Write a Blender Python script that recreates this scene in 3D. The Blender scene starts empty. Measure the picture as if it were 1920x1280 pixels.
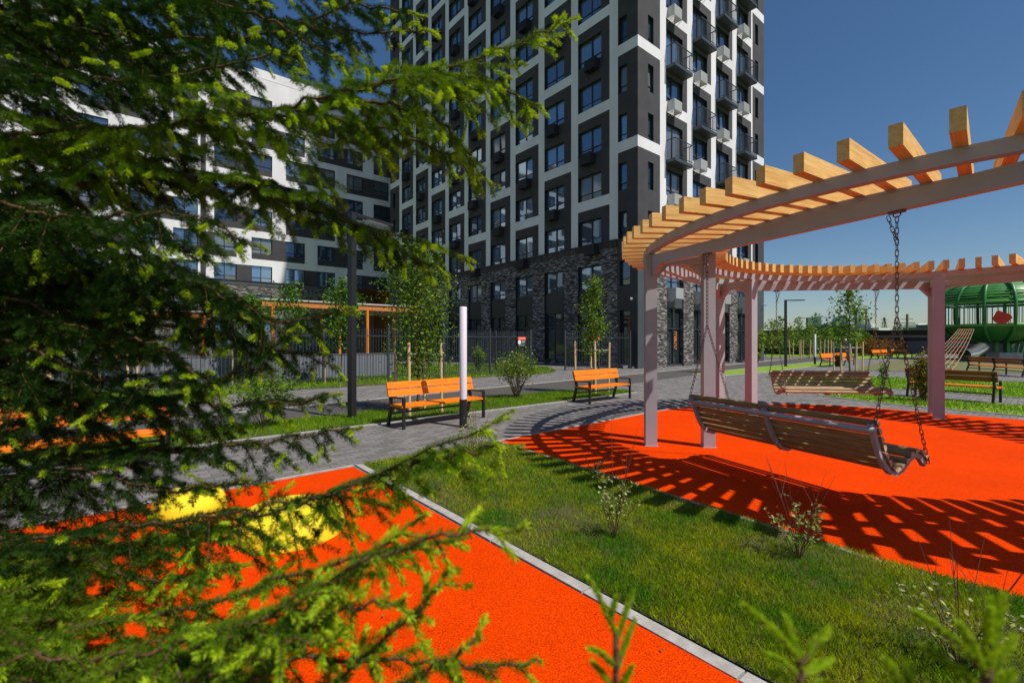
import bpy, math, random
import numpy as np
from mathutils import Vector, Matrix

# ------------------------------------------------------------------ camera, sky, sun
S = bpy.context.scene
C = S.collection
F = 867.0                      # focal length in photo pixels (1920 wide)
CAM_H = 1.6
cd = bpy.data.cameras.new('camera')
cam = bpy.data.objects.new('camera', cd)
C.objects.link(cam)
cam.location = (0, 0, CAM_H)
cam.rotation_euler = (math.radians(90), 0, 0)
cd.sensor_width = 36
cd.lens = F / 1920 * 36
cd.clip_start = 0.05
cd.clip_end = 6000
cd.dof.use_dof = True
cd.dof.focus_distance = 9.0
cd.dof.aperture_fstop = 4.0
S.camera = cam

SUN_AZ = math.radians(35)      # from +X towards -Y
SUN_EL = math.radians(55)
to_sun = Vector((math.cos(SUN_AZ) * math.cos(SUN_EL), -math.sin(SUN_AZ) * math.cos(SUN_EL), math.sin(SUN_EL)))
w = bpy.data.worlds.new('World')
S.world = w
w.use_nodes = True
wn = w.node_tree
bg = wn.nodes['Background']
sky = wn.nodes.new('ShaderNodeTexSky')
sky.sky_type = 'NISHITA'
sky.sun_disc = False
sky.sun_elevation = SUN_EL
sky.sun_rotation = math.atan2(to_sun.x, to_sun.y)
sky.air_density = 1.0
sky.dust_density = 0.45
sky.ozone_density = 3.2
hs = wn.nodes.new('ShaderNodeHueSaturation')
hs.inputs['Saturation'].default_value = 1.18
wn.links.new(sky.outputs[0], hs.inputs['Color'])
wn.links.new(hs.outputs[0], bg.inputs[0])
bg.inputs[1].default_value = 0.084
sd = bpy.data.lights.new('sun', 'SUN')
sd.energy = 5.0
sd.angle = math.radians(0.5)
sd.color = (1.0, 0.95, 0.87)
sun = bpy.data.objects.new('sun', sd)
C.objects.link(sun)
sun.rotation_euler = to_sun.to_track_quat('Z', 'Y').to_euler()
S.view_settings.view_transform = 'Standard'
S.view_settings.look = 'None'
S.view_settings.exposure = 0.0
S.view_settings.gamma = 1.0
S.cycles.max_bounces = 6
S.cycles.transparent_max_bounces = 8

R = random.Random(7)


def G(px, py, z=0.0):
    """ground point (height z) seen at photo pixel px,py"""
    Y = F * (CAM_H - z) / (py - 640.0)
    return ((px - 960.0) / F * Y, Y)


def P(px, py, Y):
    return Vector(((px - 960.0) / F * Y, Y, CAM_H + (640.0 - py) / F * Y))


# ------------------------------------------------------------------ materials
def _m(name):
    m = bpy.data.materials.new(name)
    m.use_nodes = True
    return m, m.node_tree, m.node_tree.nodes['Principled BSDF']


def mat(name, c1, c2=None, scale=8.0, rough=0.6, metal=0.0, bump=0.0, bscale=None, spec=0.5, stretch=None, detail=4, coat=0.0):
    m, t, b = _m(name)
    b.inputs['Roughness'].default_value = rough
    b.inputs['Metallic'].default_value = metal
    b.inputs['Specular IOR Level'].default_value = spec
    b.inputs['Coat Weight'].default_value = coat
    b.inputs['Base Color'].default_value = (*c1, 1)
    if c2 or bump:
        tc = t.nodes.new('ShaderNodeTexCoord')
        mp = t.nodes.new('ShaderNodeMapping')
        if stretch:
            mp.inputs['Scale'].default_value = stretch
            oi = t.nodes.new('ShaderNodeObjectInfo')
            mm = t.nodes.new('ShaderNodeMath'); mm.operation = 'MULTIPLY'; mm.inputs[1].default_value = 57.0
            t.links.new(oi.outputs['Random'], mm.inputs[0])
            cx = t.nodes.new('ShaderNodeCombineXYZ')
            for q_ in (0, 1, 2): t.links.new(mm.outputs[0], cx.inputs[q_])
            t.links.new(cx.outputs[0], mp.inputs['Location'])
        t.links.new(tc.outputs['Object'], mp.inputs[0])
        n = t.nodes.new('ShaderNodeTexNoise')
        n.inputs['Scale'].default_value = scale
        n.inputs['Detail'].default_value = detail
        t.links.new(mp.outputs[0], n.inputs['Vector'])
        if c2:
            r = t.nodes.new('ShaderNodeValToRGB')
            r.color_ramp.elements[0].position = 0.32
            r.color_ramp.elements[1].position = 0.68
            r.color_ramp.elements[0].color = (*c1, 1)
            r.color_ramp.elements[1].color = (*c2, 1)
            t.links.new(n.outputs[0], r.inputs[0])
            t.links.new(r.outputs[0], b.inputs['Base Color'])
        if bump:
            n2 = t.nodes.new('ShaderNodeTexNoise')
            n2.inputs['Scale'].default_value = bscale or scale
            n2.inputs['Detail'].default_value = 3
            t.links.new(mp.outputs[0], n2.inputs['Vector'])
            bp = t.nodes.new('ShaderNodeBump')
            bp.inputs['Strength'].default_value = bump
            bp.inputs['Distance'].default_value = 0.02
            t.links.new(n2.outputs[0], bp.inputs['Height'])
            t.links.new(bp.outputs[0], b.inputs['Normal'])
    return m


def leafmat(name, c1, c2, scale=3.0, trans=0.35, rough=0.5):
    m, t, b = _m(name)
    out = t.nodes['Material Output']
    tc = t.nodes.new('ShaderNodeTexCoord')
    n = t.nodes.new('ShaderNodeTexNoise')
    n.inputs['Scale'].default_value = scale
    n.inputs['Detail'].default_value = 5
    t.links.new(tc.outputs['Object'], n.inputs['Vector'])
    r = t.nodes.new('ShaderNodeValToRGB')
    r.color_ramp.elements[0].position = 0.35
    r.color_ramp.elements[1].position = 0.65
    r.color_ramp.elements[0].color = (*c1, 1)
    r.color_ramp.elements[1].color = (*c2, 1)
    t.links.new(n.outputs[0], r.inputs[0])
    t.links.new(r.outputs[0], b.inputs['Base Color'])
    b.inputs['Roughness'].default_value = rough
    b.inputs['Specular IOR Level'].default_value = 0.3
    tr = t.nodes.new('ShaderNodeBsdfTranslucent')
    t.links.new(r.outputs[0], tr.inputs[0])
    mx = t.nodes.new('ShaderNodeMixShader')
    mx.inputs[0].default_value = trans
    t.links.new(b.outputs[0], mx.inputs[1])
    t.links.new(tr.outputs[0], mx.inputs[2])
    t.links.new(mx.outputs[0], out.inputs[0])
    return m


def brickmat(name, bw, bh, mortar, cols, mcol, rough=0.85, rot=0.0, uv=True, bump=0.5, offset=0.5):
    m, t, b = _m(name)
    tc = t.nodes.new('ShaderNodeTexCoord')
    mp = t.nodes.new('ShaderNodeMapping')
    mp.inputs['Rotation'].default_value = (0, 0, rot)
    t.links.new(tc.outputs['UV' if uv else 'Object'], mp.inputs[0])
    br = t.nodes.new('ShaderNodeTexBrick')
    br.offset = offset
    br.inputs['Scale'].default_value = 1.0
    br.inputs['Brick Width'].default_value = bw
    br.inputs['Row Height'].default_value = bh
    br.inputs['Mortar Size'].default_value = mortar
    br.inputs['Mortar Smooth'].default_value = 0.1
    br.inputs['Color1'].default_value = (0, 0, 0, 1)
    br.inputs['Color2'].default_value = (1, 1, 1, 1)
    br.inputs['Mortar'].default_value = (0, 0, 0, 1)
    t.links.new(mp.outputs[0], br.inputs['Vector'])
    r = t.nodes.new('ShaderNodeValToRGB')
    while len(r.color_ramp.elements) < len(cols):
        r.color_ramp.elements.new(0.5)
    for i, c in enumerate(cols):
        r.color_ramp.elements[i].position = 0.08 + 0.84 * i / (len(cols) - 1)
        r.color_ramp.elements[i].color = (*c, 1)
    t.links.new(br.outputs['Color'], r.inputs[0])
    n = t.nodes.new('ShaderNodeTexNoise')
    n.inputs['Scale'].default_value = 1.3
    n.inputs['Detail'].default_value = 8
    t.links.new(mp.outputs[0], n.inputs['Vector'])
    mr = t.nodes.new('ShaderNodeMapRange')
    mr.inputs['To Min'].default_value = 0.72
    mr.inputs['To Max'].default_value = 1.28
    t.links.new(n.outputs[0], mr.inputs[0])
    mu = t.nodes.new('ShaderNodeMix')
    mu.data_type = 'RGBA'
    mu.blend_type = 'MULTIPLY'
    mu.inputs[0].default_value = 1
    t.links.new(r.outputs[0], mu.inputs[6])
    t.links.new(mr.outputs[0], mu.inputs[7])
    mx = t.nodes.new('ShaderNodeMix')
    mx.data_type = 'RGBA'
    t.links.new(br.outputs['Fac'], mx.inputs[0])
    t.links.new(mu.outputs[2], mx.inputs[6])
    mx.inputs[7].default_value = (*mcol, 1)
    t.links.new(mx.outputs[2], b.inputs['Base Color'])
    b.inputs['Roughness'].default_value = rough
    bp = t.nodes.new('ShaderNodeBump')
    bp.invert = True
    bp.inputs['Strength'].default_value = bump
    bp.inputs['Distance'].default_value = 0.01
    t.links.new(br.outputs['Fac'], bp.inputs['Height'])
    t.links.new(bp.outputs[0], b.inputs['Normal'])
    return m


M = {}
M['dark_stucco'] = mat('dark_stucco', (.040, .037, .042), (.053, .049, .055), 1.2, .9, bump=.25, bscale=40)
M['white_stucco'] = mat('white_stucco', (.64, .625, .65), (.75, .735, .76), .9, .9, bump=.2, bscale=40, stretch=(1, 1, .18), detail=8)
M['brick'] = brickmat('grey_clinker_brick', .27, .058, .007, [(.022, .02, .022), (.06, .052, .052), (.12, .10, .094), (.22, .195, .185), (.40, .37, .355)], (.035, .032, .032), bump=.8)
M['brick_cornice'] = brickmat('cornice_brick', .42, .075, .007, [(.035, .030, .030), (.06, .05, .048), (.10, .085, .08)], (.02, .018, .018), bump=.8)
M['metal_clad'] = mat('dark_cladding', (.05, .058, .062), (.06, .068, .072), .6, .45)
M['black_clad'] = mat('black_cladding', (.018, .019, .022), (.024, .025, .028), .6, .5)
M['frame'] = mat('window_frame', (.02, .023, .028), rough=.4)
M['ac_white'] = mat('ac_white', (.62, .62, .6), (.4, .4, .4), 60, .5)
M['ac_dark'] = mat('ac_dark', (.022, .023, .027), (.014, .014, .016), 60, .5)
M['rail'] = mat('balcony_metal', (.045, .055, .06), rough=.4)
M['steel'] = mat('mauve_steel', (.345, .345, .37), (.385, .38, .405), 2.5, .42, bump=.03, bscale=60)
M['rafter'] = mat('pine_rafter', (.70, .40, .11), (.86, .56, .20), 3.0, .6, stretch=(1, 9, 9), bump=.15, bscale=14, spec=.25)
M['bench_wood'] = mat('orange_bench_wood', (.80, .17, .004), (.92, .25, .008), 3.0, .5, spec=.25, stretch=(1, 14, 14), bump=.15, bscale=6)
M['bench_shaded'] = mat('shaded_bench_wood', (.20, .06, .018), (.27, .085, .025), 3.0, .5, stretch=(1, 14, 14), bump=.15, bscale=6)  # orange bench wood darkened to brown: shade of the rear side painted in
M['black_metal'] = mat('black_metal', (.016, .016, .018), rough=.38)
M['swing_wood'] = mat('swing_slat_wood', (.24, .16, .065), (.40, .285, .13), 4.0, .55, stretch=(1, 12, 12), bump=.2, bscale=6)
M['swing_end'] = mat('swing_wood_end', (.5, .36, .2), (.6, .45, .27), 40, .7)
M['chain'] = mat('galvanised_chain', (.22, .17, .15), (.13, .07, .05), 30, .42, metal=.7)
M['rubber'] = mat('orange_rubber', (.95, .070, .0), (.74, .040, .0), 260, .95, bump=.35, bscale=300, spec=.04)
def knots(m, sc=2.6, size=.055):
    t = m.node_tree; b = t.nodes['Principled BSDF']
    src = b.inputs['Base Color'].links[0].from_socket
    mp = next(n for n in t.nodes if n.type == 'MAPPING')
    vo = t.nodes.new('ShaderNodeTexVoronoi'); vo.inputs['Scale'].default_value = sc
    m2 = t.nodes.new('ShaderNodeMapping'); m2.inputs['Scale'].default_value = (1, .25, .25)
    t.links.new(mp.outputs[0], m2.inputs[0]); t.links.new(m2.outputs[0], vo.inputs['Vector'])
    r = t.nodes.new('ShaderNodeValToRGB'); e = r.color_ramp.elements
    e[0].position = size * .5; e[0].color = (.30, .18, .10, 1); e[1].position = size * 2.4; e[1].color = (1, 1, 1, 1)
    t.links.new(vo.outputs['Distance'], r.inputs[0])
    n = t.nodes.new('ShaderNodeTexNoise'); n.inputs['Scale'].default_value = 9; n.inputs['Detail'].default_value = 3
    m3 = t.nodes.new('ShaderNodeMapping'); m3.inputs['Scale'].default_value = (.25, 1.6, 1.6)
    t.links.new(mp.outputs[0], m3.inputs[0]); t.links.new(m3.outputs[0], n.inputs['Vector'])
    r2 = t.nodes.new('ShaderNodeValToRGB'); e = r2.color_ramp.elements
    e[0].position = .30; e[0].color = (.55, .45, .36, 1); e[1].position = .46; e[1].color = (1, 1, 1, 1)
    t.links.new(n.outputs[0], r2.inputs[0])
    a = t.nodes.new('ShaderNodeMix'); a.data_type = 'RGBA'; a.blend_type = 'MULTIPLY'; a.inputs[0].default_value = .9
    c = t.nodes.new('ShaderNodeMix'); c.data_type = 'RGBA'; c.blend_type = 'MULTIPLY'; c.inputs[0].default_value = .7
    t.links.new(src, a.inputs[6]); t.links.new(r.outputs[0], a.inputs[7])
    t.links.new(a.outputs[2], c.inputs[6]); t.links.new(r2.outputs[0], c.inputs[7])
    t.links.new(c.outputs[2], b.inputs['Base Color'])


knots(M['rafter'], 2.2, .05); knots(M['bench_wood'], 1.8, .035); knots(M['swing_wood'], 2.0, .04)


def rubber_speckle(m):
    t = m.node_tree; b = t.nodes['Principled BSDF']
    tc = t.nodes.new('ShaderNodeTexCoord')
    vo = t.nodes.new('ShaderNodeTexVoronoi'); vo.inputs['Scale'].default_value = 250
    t.links.new(tc.outputs['Object'], vo.inputs['Vector'])
    sp = t.nodes.new('ShaderNodeSeparateColor'); t.links.new(vo.outputs['Color'], sp.inputs[0])
    r = t.nodes.new('ShaderNodeValToRGB')
    e = r.color_ramp.elements; e[0].position = .0; e[0].color = (.26, .012, .0, 1); e[1].position = 1; e[1].color = (.90, .072, .0, 1)
    q = e.new(.14); q.color = (.52, .024, .0, 1); q = e.new(.35); q.color = (.76, .048, .0, 1)
    t.links.new(sp.outputs[0], r.inputs[0])
    n = t.nodes.new('ShaderNodeTexNoise'); n.inputs['Scale'].default_value = .9; n.inputs['Detail'].default_value = 9; n.inputs['Roughness'].default_value = .65
    t.links.new(tc.outputs['Object'], n.inputs['Vector'])
    mr = t.nodes.new('ShaderNodeMapRange'); mr.inputs['To Min'].default_value = .72; mr.inputs['To Max'].default_value = 1.22
    t.links.new(n.outputs[0], mr.inputs[0])
    mu = t.nodes.new('ShaderNodeMix'); mu.data_type = 'RGBA'; mu.blend_type = 'MULTIPLY'; mu.inputs[0].default_value = 1
    t.links.new(r.outputs[0], mu.inputs[6]); t.links.new(mr.outputs[0], mu.inputs[7])
    t.links.new(mu.outputs[2], b.inputs['Base Color'])


rubber_speckle(M['rubber'])
M['kerb'] = mat('kerb_concrete', (.30, .28, .26), (.42, .40, .37), 12, .85, bump=.2, bscale=60)
M['asphalt'] = mat('asphalt', (.055, .05, .046), (.085, .077, .07), 30, .9, bump=.3, bscale=90)
M['soil'] = mat('lawn_soil', (.05, .075, .012), (.085, .06, .025), 9, .95, bump=.4, bscale=30)
M['farlawn'] = mat('lawn_green', (.12, .24, .006), (.21, .33, .012), 2.2, .9, bump=.5, bscale=40)
M['yellow'] = mat('yellow_rubber', (.88, .72, .01), (.80, .62, .008), 120, .7, bump=.3, bscale=200)
M['stake'] = mat('stake_wood', (.55, .37, .17), (.70, .52, .28), 5, .75, stretch=(6, 6, 1), bump=.3, bscale=20)
M['bark'] = mat('bark', (.10, .07, .045), (.17, .12, .08), 20, .9, bump=.5, bscale=40)
M['spruce_bark'] = mat('spruce_bark', (.075, .032, .014), (.17, .08, .03), 30, .8, bump=.6, bscale=60)
M['twig'] = mat('red_twig', (.10, .035, .025), (.16, .06, .04), 20, .7)
M['strap'] = mat('tie_strap', (.55, .52, .45), rough=.8)
M['fence'] = mat('fence_metal', (.035, .042, .05), rough=.45)
M['wallgrey'] = mat('grey_board_wall', (.13, .14, .16), (.15, .16, .18), 1.5, .7)
M['orange_paint'] = mat('orange_paint', (.80, .24, .015), (.72, .2, .012), 3, .5)
M['orange_clad'] = mat('orange_wood_cladding', (.55, .20, .04), (.45, .15, .03), 2, .6, stretch=(6, 6, .3))
M['beige_clad'] = mat('beige_cladding', (.33, .28, .25), (.38, .33, .29), 1, .8)
M['tube_white'] = mat('frosted_tube', (.72, .66, .72), rough=.35)
M['green_paint'] = mat('green_play_paint', (.035, .21, .045), (.03, .17, .04), 1.2, .42)
M['green_light'] = mat('light_green_slat', (.12, .42, .08), (.10, .35, .07), 1.2, .45)
M['red_panel'] = mat('red_panel', (.78, .04, .01), rough=.5)
M['rope'] = mat('net_rope', (.40, .32, .17), rough=.8)
M['rope_red'] = mat('red_rope', (.5, .03, .02), rough=.8)
M['steel_shiny'] = mat('steel_slide', (.6, .6, .62), rough=.25, metal=.9)
M['darkwall'] = mat('dark_long_wall', (.006, .009, .017), (.009, .013, .022), .4, .7, spec=.2)
M['darkroof'] = mat('dark_canopy', (.002, .002, .003), rough=.9, spec=.1)
M['concrete'] = mat('pale_concrete', (.5, .48, .46), (.4, .39, .38), 2, .9)
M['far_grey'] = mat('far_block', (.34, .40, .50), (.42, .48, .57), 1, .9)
M['far_white'] = mat('far_white', (.75, .73, .69), rough=.9)
M['sign_white'] = mat('sign_white', (.75, .75, .75), rough=.5)
M['sign_red'] = mat('sign_red', (.80, .09, .02), rough=.5)
M['sign_dark'] = mat('sign_dark', (.03, .035, .035), rough=.5)
M['sign_orange'] = mat('sign_orange', (.85, .25, .06), rough=.5)
M['skin'] = mat('skin', (.42, .22, .15), rough=.6)
M['shirt'] = mat('shirt', (.16, .2, .32), (.24, .28, .38), 20, .8)
M['khaki'] = mat('khaki', (.32, .26, .12), (.4, .33, .17), 20, .9)
M['cap'] = mat('cap_white', (.75, .75, .75), rough=.8)
M['shoe'] = mat('shoe_white', (.6, .6, .6), rough=.7)
M['rubble'] = mat('rubble', (.3, .29, .28), (.2, .2, .2), 10, .9)
M['paver'] = brickmat('grey_paving', .22, .11, .006, [(.125, .116, .11), (.165, .155, .148), (.205, .192, .183)], (.06, .055, .05), rot=-math.radians(40.7), uv=False, bump=.35)
M['needle_old'] = leafmat('needles_dark', (.014, .050, .003), (.042, .100, .005), 9, .25, .75)
M['needle_new'] = leafmat('needles_new', (.34, .51, .008), (.50, .64, .014), 12, .42, .7)
M['needle_mid'] = leafmat('needles_mid', (.075, .165, .004), (.18, .29, .007), 9, .3, .75)
M['leaf'] = leafmat('leaf_green', (.05, .14, .008), (.14, .25, .015), 3, .35)
M['leaf_light'] = leafmat('leaf_light', (.13, .24, .012), (.24, .34, .02), 3, .4)
M['leaf_var'] = leafmat('leaf_variegated', (.20, .30, .05), (.62, .58, .30), 45, .35)
M['leaf_red'] = leafmat('leaf_red', (.28, .06, .015), (.16, .12, .02), 6, .3)
M['leaf_or'] = leafmat('leaf_orange_green', (.10, .14, .015), (.40, .17, .02), 5, .3)
M['grass'] = leafmat('grass_blades', (.09, .28, .002), (.42, .47, .006), 2.1, .4, .6)
M['grass2'] = leafmat('grass_blades_bright', (.14, .30, .004), (.24, .40, .008), 1.5, .4, .6)
M['dry'] = leafmat('dry_blades', (.17, .14, .04), (.24, .21, .06), 3, .3, .7)


def glassmat(name, col, metal, rough):
    m, t, b = _m(name)
    b.inputs['Base Color'].default_value = (*col, 1)
    b.inputs['Metallic'].default_value = metal
    b.inputs['Roughness'].default_value = rough
    b.inputs['Specular IOR Level'].default_value = .8
    return m


M['glass'] = glassmat('window_glass', (.20, .27, .36), .75, .03)
M['glass_deep'] = glassmat('window_glass_deep', (.08, .12, .18), .6, .02)
M['glass_pale'] = glassmat('window_glass_pale', (.34, .43, .52), .8, .05)
M['glass_blind'] = glassmat('window_glass_over_blind', (.20, .22, .25), .35, .08)
M['glass_dark'] = glassmat('shop_glass', (.045, .06, .07), .55, .03)


# ------------------------------------------------------------------ mesh helpers
class MB:
    def __init__(s):
        s.v = []; s.f = []; s.mi = []; s.uv = []

    def face(s, pts, mi=0, uv=None):
        n = len(s.v)
        s.v += [tuple(p) for p in pts]
        s.f.append(tuple(range(n, n + len(pts))))
        s.mi.append(mi)
        s.uv.append(uv or [(0, 0)] * len(pts))

    def box(s, c, size, mi=0, X=None, Y=None, Z=None):
        """centre, full sizes, optional axes"""
        X = Vector(X or (1, 0, 0)); Y = Vector(Y or (0, 1, 0)); Z = Vector(Z or (0, 0, 1))
        c = Vector(c)
        a, b, d = X * size[0] / 2, Y * size[1] / 2, Z * size[2] / 2
        k = [c - a - b - d, c + a - b - d, c + a + b - d, c - a + b - d, c - a - b + d, c + a - b + d, c + a + b + d, c - a + b + d]
        for q in ((0, 3, 2, 1), (4, 5, 6, 7), (0, 1, 5, 4), (1, 2, 6, 5), (2, 3, 7, 6), (3, 0, 4, 7)):
            s.face([k[i] for i in q], mi)

    def beam(s, a, b, wd, h, mi=0, up=(0, 0, 1)):
        a = Vector(a); b = Vector(b); d = b - a
        L = d.length
        X = d / L
        Z = Vector(up); Y = Z.cross(X).normalized(); Z = X.cross(Y)
        s.box((a + b) / 2, (L, wd, h), mi, X, Y, Z)

    def tube(s, pts, r, n=6, mi=0, close=False, cap=True):
        pts = [Vector(p) for p in pts]
        N = len(pts)
        rr = r if isinstance(r, (list, tuple)) else [r] * N
        base = len(s.v)
        ref = None
        for i, p in enumerate(pts):
            if close:
                d = pts[(i + 1) % N] - pts[i - 1]
            else:
                d = pts[min(i + 1, N - 1)] - pts[max(i - 1, 0)]
            if d.length < 1e-9:
                d = Vector((0, 0, 1))
            d.normalize()
            if ref is None:
                ref = Vector((0, 0, 1)) if abs(d.z) < .9 else Vector((1, 0, 0))
            a = ref.cross(d)
            if a.length < 1e-4:
                a = Vector((1, .1, 0)).cross(d)
            a.normalize()
            b = d.cross(a)
            ref = b
            for k in range(n):
                t = 2 * math.pi * k / n
                s.v.append(tuple(p + a * math.cos(t) * rr[i] + b * math.sin(t) * rr[i]))
        for i in range(N if close else N - 1):
            j = (i + 1) % N
            for k in range(n):
                l = (k + 1) % n
                s.f.append((base + i * n + k, base + i * n + l, base + j * n + l, base + j * n + k))
                s.mi.append(mi); s.uv.append([(0, 0)] * 4)
        if cap and not close:
            s.f.append(tuple(base + k for k in range(n))[::-1]); s.mi.append(mi); s.uv.append([(0, 0)] * n)
            s.f.append(tuple(base + (N - 1) * n + k for k in range(n))); s.mi.append(mi); s.uv.append([(0, 0)] * n)

    def lathe(s, c, prof, n=24, mi=0):
        base = len(s.v)
        for (r, z) in prof:
            for k in range(n):
                t = 2 * math.pi * k / n
                s.v.append((c[0] + r * math.cos(t), c[1] + r * math.sin(t), c[2] + z))
        for i in range(len(prof) - 1):
            for k in range(n):
                l = (k + 1) % n
                s.f.append((base + i * n + k, base + i * n + l, base + (i + 1) * n + l, base + (i + 1) * n + k))
                s.mi.append(mi); s.uv.append([(0, 0)] * 4)

    def build(s, name, mats, parent=None, smooth=False, bevel=0):
        me = bpy.data.meshes.new(name)
        me.from_pydata(s.v, [], s.f)
        if not isinstance(mats, (list, tuple)):
            mats = [mats]
        for m in mats:
            me.materials.append(m)
        me.polygons.foreach_set('material_index', s.mi)
        uvl = me.uv_layers.new(name='UVMap')
        flat = [c for u in s.uv for q in u for c in q]
        uvl.data.foreach_set('uv', flat)
        if smooth:
            me.polygons.foreach_set('use_smooth', [True] * len(s.f))
        me.update()
        o = bpy.data.objects.new(name, me)
        C.objects.link(o)
        if parent:
            o.parent = parent
        if bevel:
            md = o.modifiers.new('bevel', 'BEVEL')
            md.width = bevel
            md.segments = 2
            md.limit_method = 'ANGLE'
        return o


def npmesh(name, V, Fc, mats, parent=None, mi=None):
    """V (n,3), Fc (m,k) all same size"""
    V = np.asarray(V, np.float32); Fc = np.asarray(Fc, np.int32)
    me = bpy.data.meshes.new(name)
    m, k = Fc.shape
    me.vertices.add(len(V))
    me.vertices.foreach_set('co', V.ravel())
    me.loops.add(m * k)
    me.loops.foreach_set('vertex_index', Fc.ravel())
    me.polygons.add(m)
    me.polygons.foreach_set('loop_start', np.arange(0, m * k, k, dtype=np.int32))
    me.polygons.foreach_set('loop_total', np.full(m, k, np.int32))
    for q in (mats if isinstance(mats, (list, tuple)) else [mats]):
        me.materials.append(q)
    if mi is not None:
        me.polygons.foreach_set('material_index', np.asarray(mi, np.int32))
    me.update()
    me.validate()
    o = bpy.data.objects.new(name, me)
    C.objects.link(o)
    if parent:
        o.parent = parent
    return o


def tag(o, label=None, cat=None, group=None, kind=None):
    if label: o['label'] = label
    if cat: o['category'] = cat
    if group: o['group'] = group
    if kind: o['kind'] = kind
    return o


def thing(name, label, cat, loc=(0, 0, 0), rz=0.0, group=None):
    o = bpy.data.objects.new(name, None)
    C.objects.link(o)
    o.location = loc
    o.rotation_euler = (0, 0, rz)
    return tag(o, label, cat, group)


def copy_tree(o, parent=None):
    c = o.copy()
    C.objects.link(c)
    c.parent = parent
    for ch in list(o.children):
        copy_tree(ch, c)
    return c


def poly(name, pts, z, m, kind='structure', thick=0.0):
    b = MB()
    b.face([(x, y, z) for x, y in pts], 0)
    if thick:
        n = len(pts)
        for i in range(n):
            a, c = pts[i], pts[(i + 1) % n]
            b.face([(a[0], a[1], z), (c[0], c[1], z), (c[0], c[1], z - thick), (a[0], a[1], z - thick)])
    o = b.build(name, m)
    tag(o, kind=kind)
    return o


def ribbon(name, pts, width, h, m, side=1, close=False):
    """kerb: box strip along polyline"""
    b = MB()
    pts = [Vector((x, y, 0)) for x, y in pts]
    if not close:      # laid in pieces about a metre long
        q_ = [pts[0]]
        for a_, b_ in zip(pts[:-1], pts[1:]):
            k_ = max(1, round((b_ - a_).length / 1.0))
            q_ += [a_.lerp(b_, (i + 1) / k_) for i in range(k_)]
        pts = q_
    N = len(pts)
    L = []
    for i, p in enumerate(pts):
        if close:
            d = pts[(i + 1) % N] - pts[i - 1]
        else:
            d = pts[min(i + 1, N - 1)] - pts[max(i - 1, 0)]
        d.normalize()
        nrm = Vector((-d.y, d.x, 0)) * side
        L.append((p, p + nrm * width))
    for i in range(N if close else N - 1):
        j = (i + 1) % N
        a, b1 = L[i]; c, d = L[j]
        z = Vector((0, 0, h + R.uniform(-.0015, .002)))
        if not close and (c - a).length > .6:
            g_ = .006 / (c - a).length
            a, c = a.lerp(c, g_), c.lerp(a, g_); b1, d = b1.lerp(d, g_), d.lerp(b1, g_)
            b.face([a, b1, b1 + z, a + z]); b.face([c, d, d + z, c + z])
        b.face([a + z, c + z, d + z, b1 + z])
        b.face([a, c, c + z, a + z])
        b.face([b1, d, d + z, b1 + z])
    o = b.build(name, m)
    tag(o, kind='structure')
    return o


# ------------------------------------------------------------------ ground
d1 = Vector((.758, .652)); n1 = Vector((-.652, .758))     # direction of the main paths
dR = Vector((.772, .635)); dL = Vector((-.635, .772))     # directions of the building faces
ORX, ORY = 6.6, 6.6                                       # centre of the ring pergola

poly('ground', [(-400, -60), (600, -60), (1500, 3000), (-1500, 3000)], -.004, M['farlawn'])
poly('paving', [(-30, -12), (60, -12), (75, 62), (20, 62), (-8, 45), (-40, 22)], 0, M['paver'])
# asphalt road
rd_near = [(-16, -.9), (-5.35, 8.58), (-3.94, 9.9), (-.79, 13.1), (2.0, 14.9), (5.87, 19.0), (9.08, 22.4), (33, 46)]
rd_far = [(30, 46.6), (6.6, 23.2), (-3.8, 12.7), (-6.3, 10.15), (-18, -1.2)]
poly('road', rd_near + rd_far, .004, M['asphalt'])
ribbon('road_kerb', rd_far, .09, .02, M['kerb'], -1)
# strip of lawn behind the benches
st = [(-13, .08), (-4.57, 7.34), (-2.63, 8.95), (-1.01, 10.3), (1.37, 12.3), (3.3, 13.95), (3.86, 14.5), (3.6, 14.95), (2.6, 15.1), (2.0, 14.85), (-.79, 13.0), (-3.94, 9.86), (-5.35, 8.54), (-14, .9)]
poly('lawn', st, .012, M['soil'])
ribbon('lawn_kerb', st[:7], .07, .022, M['kerb'], -1)
# lower left rubber
ol = [(-2.02, 5.88), (1.06, 2.17), (3.4, -.65), (-3, -4), (-9, -.7), (-4.28, 3.86)]
poly('rubber_play_surface', ol, .010, M['rubber'])
ribbon('rubber_kerb', [(-9, -.7), (-4.28, 3.86), (-2.02, 5.92)], .05, .018, M['kerb'], 1)
ribbon('rubber_kerb', [(-2.02, 5.95), (1.06, 2.17), (3.4, -.65)], .085, .018, M['kerb'], 1)
bed = [(-3.4, 1.98), (1.12, 1.98), (3.3, -.65), (3.2, -3.0), (-3, -3.9), (-7, -1.2)]
poly('lawn', bed, .016, M['soil'])
# ring rubber
ring = [(-.21, 7.38)]
ang = [132, 120, 105, 90, 78, 66, 55, 45, 35, 22, 8, -8, -25, -42, -60, -80, -100, -120, -135, -144]
rad = [5.12, 5.15, 5.17, 5.17, 5.12, 4.95, 4.65, 4.6, 4.65, 4.8, 5.0, 5.1, 5.1, 5.1, 5.1, 5.1, 5.1, 5.12, 5.1, 5.08]
for a, r in zip(ang, rad):
    ring.append((ORX + r * math.cos(math.radians(a)), ORY + r * math.sin(math.radians(a))))
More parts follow.
